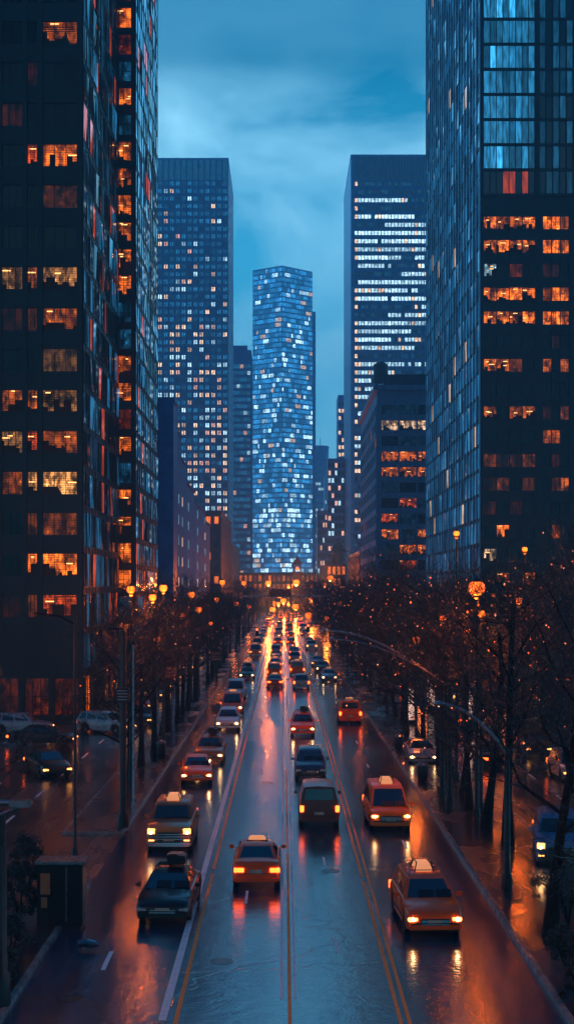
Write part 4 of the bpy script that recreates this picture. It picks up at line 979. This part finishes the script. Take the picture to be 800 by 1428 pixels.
m = MB(); m.tube([(0, 0, 9.1), (.0, .0, 9.35), (-.7, 0, 9.4)], .05, 6); m.build('bracket', M['iron'], e)
for (px, y, h, lab) in ((186, 73, 8.5, 'thin pole just right of the thick signal pole'), (219, 97, 7.5, 'thin grey pole between two left trunks'), (523, 152, 9, 'thin pole on the right kerb strip near the curved arm')):
    x = gx(px, y); e = empty('slim_pole', (x, y, .13)); tag(e, lab, 'pole'); m = MB(); m.lathe([(.1, 0), (.09, .4), (.06, .5), (.05, h)], seg=8); m.build('pole', M['steel'], e, smooth=True); m = MB(); m.ball((0, 0, h), .1, 8, 5); m.build('finial', M['iron'], e)
def traffic_light(x, y, z, arm, label, colr='red'):
    e = empty('traffic_light', (x, y, .13)); tag(e, label, 'traffic light')
    m = MB(); m.lathe([(.15, 0), (.14, .5), (.09, .6), (.08, z+.3)], seg=8); m.build('pole', M['iron'], e)
    m = MB(); m.tube([(0, 0, z), (arm*.5, 0, z+.25), (arm, 0, z+.3)], .06, 6); m.build('arm', M['iron'], e)
    m = MB(); m.box(arm-.18, arm+.18, -.15, .15, z-.75, z+.3); h_ = m.build('signal_head', M['iron'], e, bevel=.03)
    m = MB(); m.ball((arm, -.15, z+.08), .11, 10, 6); m.build('lens', M[colr], h_)
traffic_light(-8, 170, 6.2, 4.8, 'traffic light hanging over the left lane in the middle distance')
traffic_light(8, 180, 6.4, -5, 'traffic light reaching over the right lane in the middle distance')
traffic_light(8, 300, 6.4, -5.5, 'small traffic light far along on the right side', 'amber')
# cabinet lower left
x = gx(86, 48.5); e = empty('utility_cabinet', (x, 48.5, .0)); tag(e, 'dark utility cabinet with an orange poster and a metal strip at lower left', 'cabinet')
m = MB(); m.box(-.75, .78, -.5, .5, .1, 2.2); bo = m.build('cabinet_body', M['iron'], e, bevel=.04)
m = MB(); m.box(-.82, .85, -.56, .56, 2.2, 2.3); m.build('top', M['steel'], e, bevel=.02)
m = MB(); m.box(.22, .26, -.53, -.5, .3, 2.1); m.build('strip', M['steel'], e)
m = MB(); m.box(-.62, -.3, -.525, -.5, 1.2, 1.9); m.box(-.6, -.4, -.525, -.5, .75, 1.1); m.build('poster', M['copper'], e)
m = MB(); m.box(-.7, .72, -.45, .45, 0, .1); m.build('plinth', M['dark'], e)
# near lamp arm bottom-left
x = -7.75; y = 39; e = empty('signal_mast', (x, y, .13)); tag(e, 'thick dark mast with short blue steel arms cut by the lower left edge', 'pole')
m = MB(); m.lathe([(.34, 0), (.32, .8), (.24, .9), (.2, 5.3)], seg=14); m.build('pole', M['iron'], e, smooth=True)
z1 = H-(1119-818)*y/F-.13
m = MB(); m.tube([(-1.4, .3, z1-.05), (0, 0, z1), (.62, -.2, z1+.02)], .085, 10); m.build('arm', M['steel'], e, smooth=60)
m = MB(); m.tube([(-1.2, -.9, z1-.75), (-.1, -.3, z1-.35), (.55, -.1, z1-.12)], .05, 8); m.build('brace', M['steel'], e, smooth=60)
m = MB(); m.box(.35, .95, -.42, .0, z1-.08, z1+.1); m.build('lamp_head', M['steel'], e, bevel=.04)
# lit advertising panels behind the right trunks (blank)
def panel_mat(name, c1, c2):
    m, nt, b = new_mat(name); tc = N(nt, 'ShaderNodeTexCoord'); nz = N(nt, 'ShaderNodeTexNoise', Scale=2.2, Detail=3.0)
    nt.links.new(tc.outputs['Object'], nz.inputs['Vector']); r = ramp(nt, [(.4, c2), (.55, c1)]); nt.links.new(nz.outputs['Fac'], r.inputs['Fac'])
    nt.links.new(r.outputs['Color'], b.inputs['Emission Color']); b.inputs['Emission Strength'].default_value = 1; m.cycles.emission_sampling = 'NONE'; return m
M['panelw'] = panel_mat('lit_panel_pale', (.9, .55, .42), (.35, .12, .07)); M['panelo'] = panel_mat('lit_panel_orange', (.9, .20, .02), (.25, .03, .01))
for k, (px, py0, py1, y, mt, lab) in enumerate(((575, 962, 1010, 118, 'panelw', 'tall pale lit panel standing between right trunks, leftmost'), (600, 915, 985, 132, 'panelw', 'tall pale lit panel behind the second pair of right trunks'), (588, 985, 1030, 104, 'panelo', 'orange lit panel low beside the small stopped car'),
                                        (655, 905, 945, 118, 'panelw', 'small pale lit panel high between the right trunks'), (697, 960, 1000, 95, 'panelo', 'orange lit panel beyond the right service road'))):
    x = gx(px, y); zt_ = max(1.9, min(3.4, H-(py0-VY)*y/F)); w_ = .36
    e = empty('lit_panel', (x, y, .13)); tag(e, lab, 'advertising panel')
    m = MB(); m.box(-w_-.08, w_+.08, -.1, .1, .1, zt_+.1); m.build('housing', M['iron'], e, bevel=.02)
    m = MB(); m.box(-w_, w_, -.12, -.098, .4, zt_); m.build('screen', M[mt], e)
    m = MB(); m.box(-.3, .3, -.08, .08, 0, .1); m.build('foot', M['iron'], e)
# bins on kerb strips
def bin_(x, y, lab, col='iron'):
    e = empty('litter_bin', (x, y, .13)); tag(e, lab, 'litter bin'); m = MB(); m.lathe([(.26, 0), (.3, .1), (.32, .85), (.3, .9)], seg=16); m.build('barrel', M[col], e, smooth=True)
    m = MB(); m.lathe([(.34, .9), (.34, .96), (.2, 1.08), (.05, 1.12)], seg=16); m.build('lid', M['steel'], e, smooth=True)
bin_(gx(225, 96), 96, 'dark round bin at a left trunk behind the poles'); bin_(8.0, 100, 'round bin on the right kerb strip beside the silver-red car')
bin_(8.1, 84, 'round bin on the right kerb strip near the curved arm pole')
# footbridge far away
e = empty('footbridge', (0, 250, 0)); tag(e, 'thin dark footbridge crossing the avenue in the orange glow', 'footbridge')
zb_ = H-(830-818)*250/F
m = MB(); m.box(-14, 10, -1.2, 1.2, zb_-.35, zb_); m.build('deck', M['steel'], e)
m = MB(); m.tube([(-14, -1.2, zb_+1.1), (10, -1.2, zb_+1.1)], .06, 6); m.tube([(-14, 1.2, zb_+1.1), (10, 1.2, zb_+1.1)], .06, 6)
for k in range(25): m.tube([(-14+k, -1.2, zb_), (-14+k, -1.2, zb_+1.1)], .03, 4)
m.build('railing', M['steel'], e)
for xx in (-13.6, 9.6):
    m = MB(); m.box(xx-.4, xx+.4, -.8, .8, 0, zb_-.35); m.build('pier', M['steel'], e)
m = MB(); m.box(-2.6, 1.2, -1.3, -1.22, zb_-.2, zb_+1.0); m.build('sign_panel', M['copper'], e)
for k, (xx, yy, lab) in enumerate(((-1.9, 44, 'round iron manhole cover in the lane left of the centre line, nearest'), (1.9, 58, 'round iron manhole cover behind the maroon minivan'), (-5.9, 40, 'round iron manhole cover in the left lane, nearest'), (5.9, 72, 'round iron manhole cover in the right lane between the two taxis'), (-1.0, 84, 'round iron manhole cover ahead of the orange taxi'))):
    m = MB(); m.lathe([(.36, -.01), (.36, .006), (.31, .008), (.30, .004)], seg=24); o = m.build('manhole_cover', M['iron']); o.location = (xx, yy, .001); tag(o, lab, 'manhole cover', 'manhole covers in the avenue')
# puddle-side litter: plastic bottle-like wrapper at lower left
m = MB(); m.tube([(0, 0, .09), (.3, .05, .1), (.55, .0, .08), (.72, -.05, .05)], [.10, .13, .11, .03], 8); o = m.build('plastic_bag', M['steel'], smooth=True); o.location = (gx(108, 45.3), 45.3, .13); tag(o, 'crumpled pale blue plastic bag on the dark ground at lower left', 'litter')

# ------------------------------------------------------------------ air, sky, sun
hz = MB(); hz.box(-420, 420, -30, 1400, -1.2, 236); o = hz.build('haze', M['iron']); tag(o, kind='stuff')
hm = bpy.data.materials.new('haze_air'); hm.use_nodes = True; nt = hm.node_tree; nt.nodes.clear()
out = nt.nodes.new('ShaderNodeOutputMaterial'); pv = nt.nodes.new('ShaderNodeVolumePrincipled')
pv.inputs['Color'].default_value = (.26, .70, 1.0, 1); pv.inputs['Density'].default_value = .0008; pv.inputs['Anisotropy'].default_value = .45
nt.links.new(pv.outputs['Volume'], out.inputs['Volume']); o.data.materials.clear(); o.data.materials.append(hm)

w = bpy.data.worlds.new("World"); sc.world = w; w.use_nodes = True; nt = w.node_tree; L = nt.links.new
bg = nt.nodes['Background']; tc = N(nt, 'ShaderNodeTexCoord'); sp = N(nt, 'ShaderNodeSeparateXYZ'); L(tc.outputs['Generated'], sp.inputs[0])
el = ramp(nt, [(0.0, (.03, .42, .74)), (.12, (.05, .52, .86)), (.23, (.04, .42, .72)), (.345, (.001, .175, .34)), (.5, (.001, .13, .32)), (1, (.001, .05, .18))])
L(sp.outputs['Z'], el.inputs['Fac'])
# cloud noise on a flat layer overhead
mp = N(nt, 'ShaderNodeMapping'); mp.inputs['Scale'].default_value = (1.5, 1.0, 2.3); mp.inputs['Location'].default_value = (.62, .0, .30); L(tc.outputs['Generated'], mp.inputs['Vector'])
cn = N(nt, 'ShaderNodeTexNoise', Scale=4.6, Detail=6.0, Roughness=.5, Distortion=.3); L(mp.outputs['Vector'], cn.inputs['Vector'])
cr = ramp(nt, [(.34, (0,)*3), (.60, (1,)*3)]); L(cn.outputs['Fac'], cr.inputs['Fac'])
band = ramp(nt, [(0.0, (.3,)*3), (.15, (.5,)*3), (.24, (1,)*3), (.31, (.9,)*3), (.345, (.15,)*3), (.5, (.0,)*3), (.7, (.0,)*3)]); L(sp.outputs['Z'], band.inputs['Fac'])
mm = N(nt, 'ShaderNodeMath', operation='MULTIPLY'); L(cr.outputs['Color'], mm.inputs[0]); L(band.outputs['Color'], mm.inputs[1])
mx = N(nt, 'ShaderNodeMix', data_type='RGBA'); L(mm.outputs[0], mx.inputs[0]); L(el.outputs['Color'], mx.inputs[6]); mx.inputs[7].default_value = (.36, .84, 1.12, 1)
# the sky is brighter on the sunset side (ahead), darker behind the viewer
dr = N(nt, 'ShaderNodeMapRange'); dr.inputs['From Min'].default_value = -.7; dr.inputs['From Max'].default_value = .8; dr.inputs['To Min'].default_value = .32; dr.inputs['To Max'].default_value = 1.0
L(sp.outputs['Y'], dr.inputs['Value'])
m2 = N(nt, 'ShaderNodeMix', data_type='RGBA', blend_type='MULTIPLY'); m2.inputs[0].default_value = 1; L(mx.outputs[2], m2.inputs[6])
cc = N(nt, 'ShaderNodeCombineColor'); [L(dr.outputs['Result'], cc.inputs[k]) for k in range(3)]; L(cc.outputs[0], m2.inputs[7])
L(m2.outputs[2], bg.inputs['Color']); bg.inputs['Strength'].default_value = 1.0
sl = bpy.data.lights.new('sun', 'SUN'); sl.energy = .22; sl.angle = R(40); sl.color = (.16, .55, 1.0); so = bpy.data.objects.new('sun', sl); C.objects.link(so); so.rotation_euler = (R(-62), 0, R(12)); so.location = (0, 0, 50)

cy = sc.cycles; cy.use_denoising = True; cy.max_bounces = 5; cy.diffuse_bounces = 1; cy.glossy_bounces = 3; cy.transmission_bounces = 2; cy.volume_bounces = 0
cy.sample_clamp_indirect = 3.0; cy.sample_clamp_direct = 0; cy.use_adaptive_sampling = True; cy.adaptive_threshold = .012
cy.caustics_reflective = True; cy.caustics_refractive = False; cy.blur_glossy = .3
try: cy.use_light_tree = True
except Exception: pass
sc.view_settings.view_transform = 'Standard'; sc.view_settings.look = 'None'; sc.view_settings.exposure = 0.6; sc.view_settings.gamma = 1.0
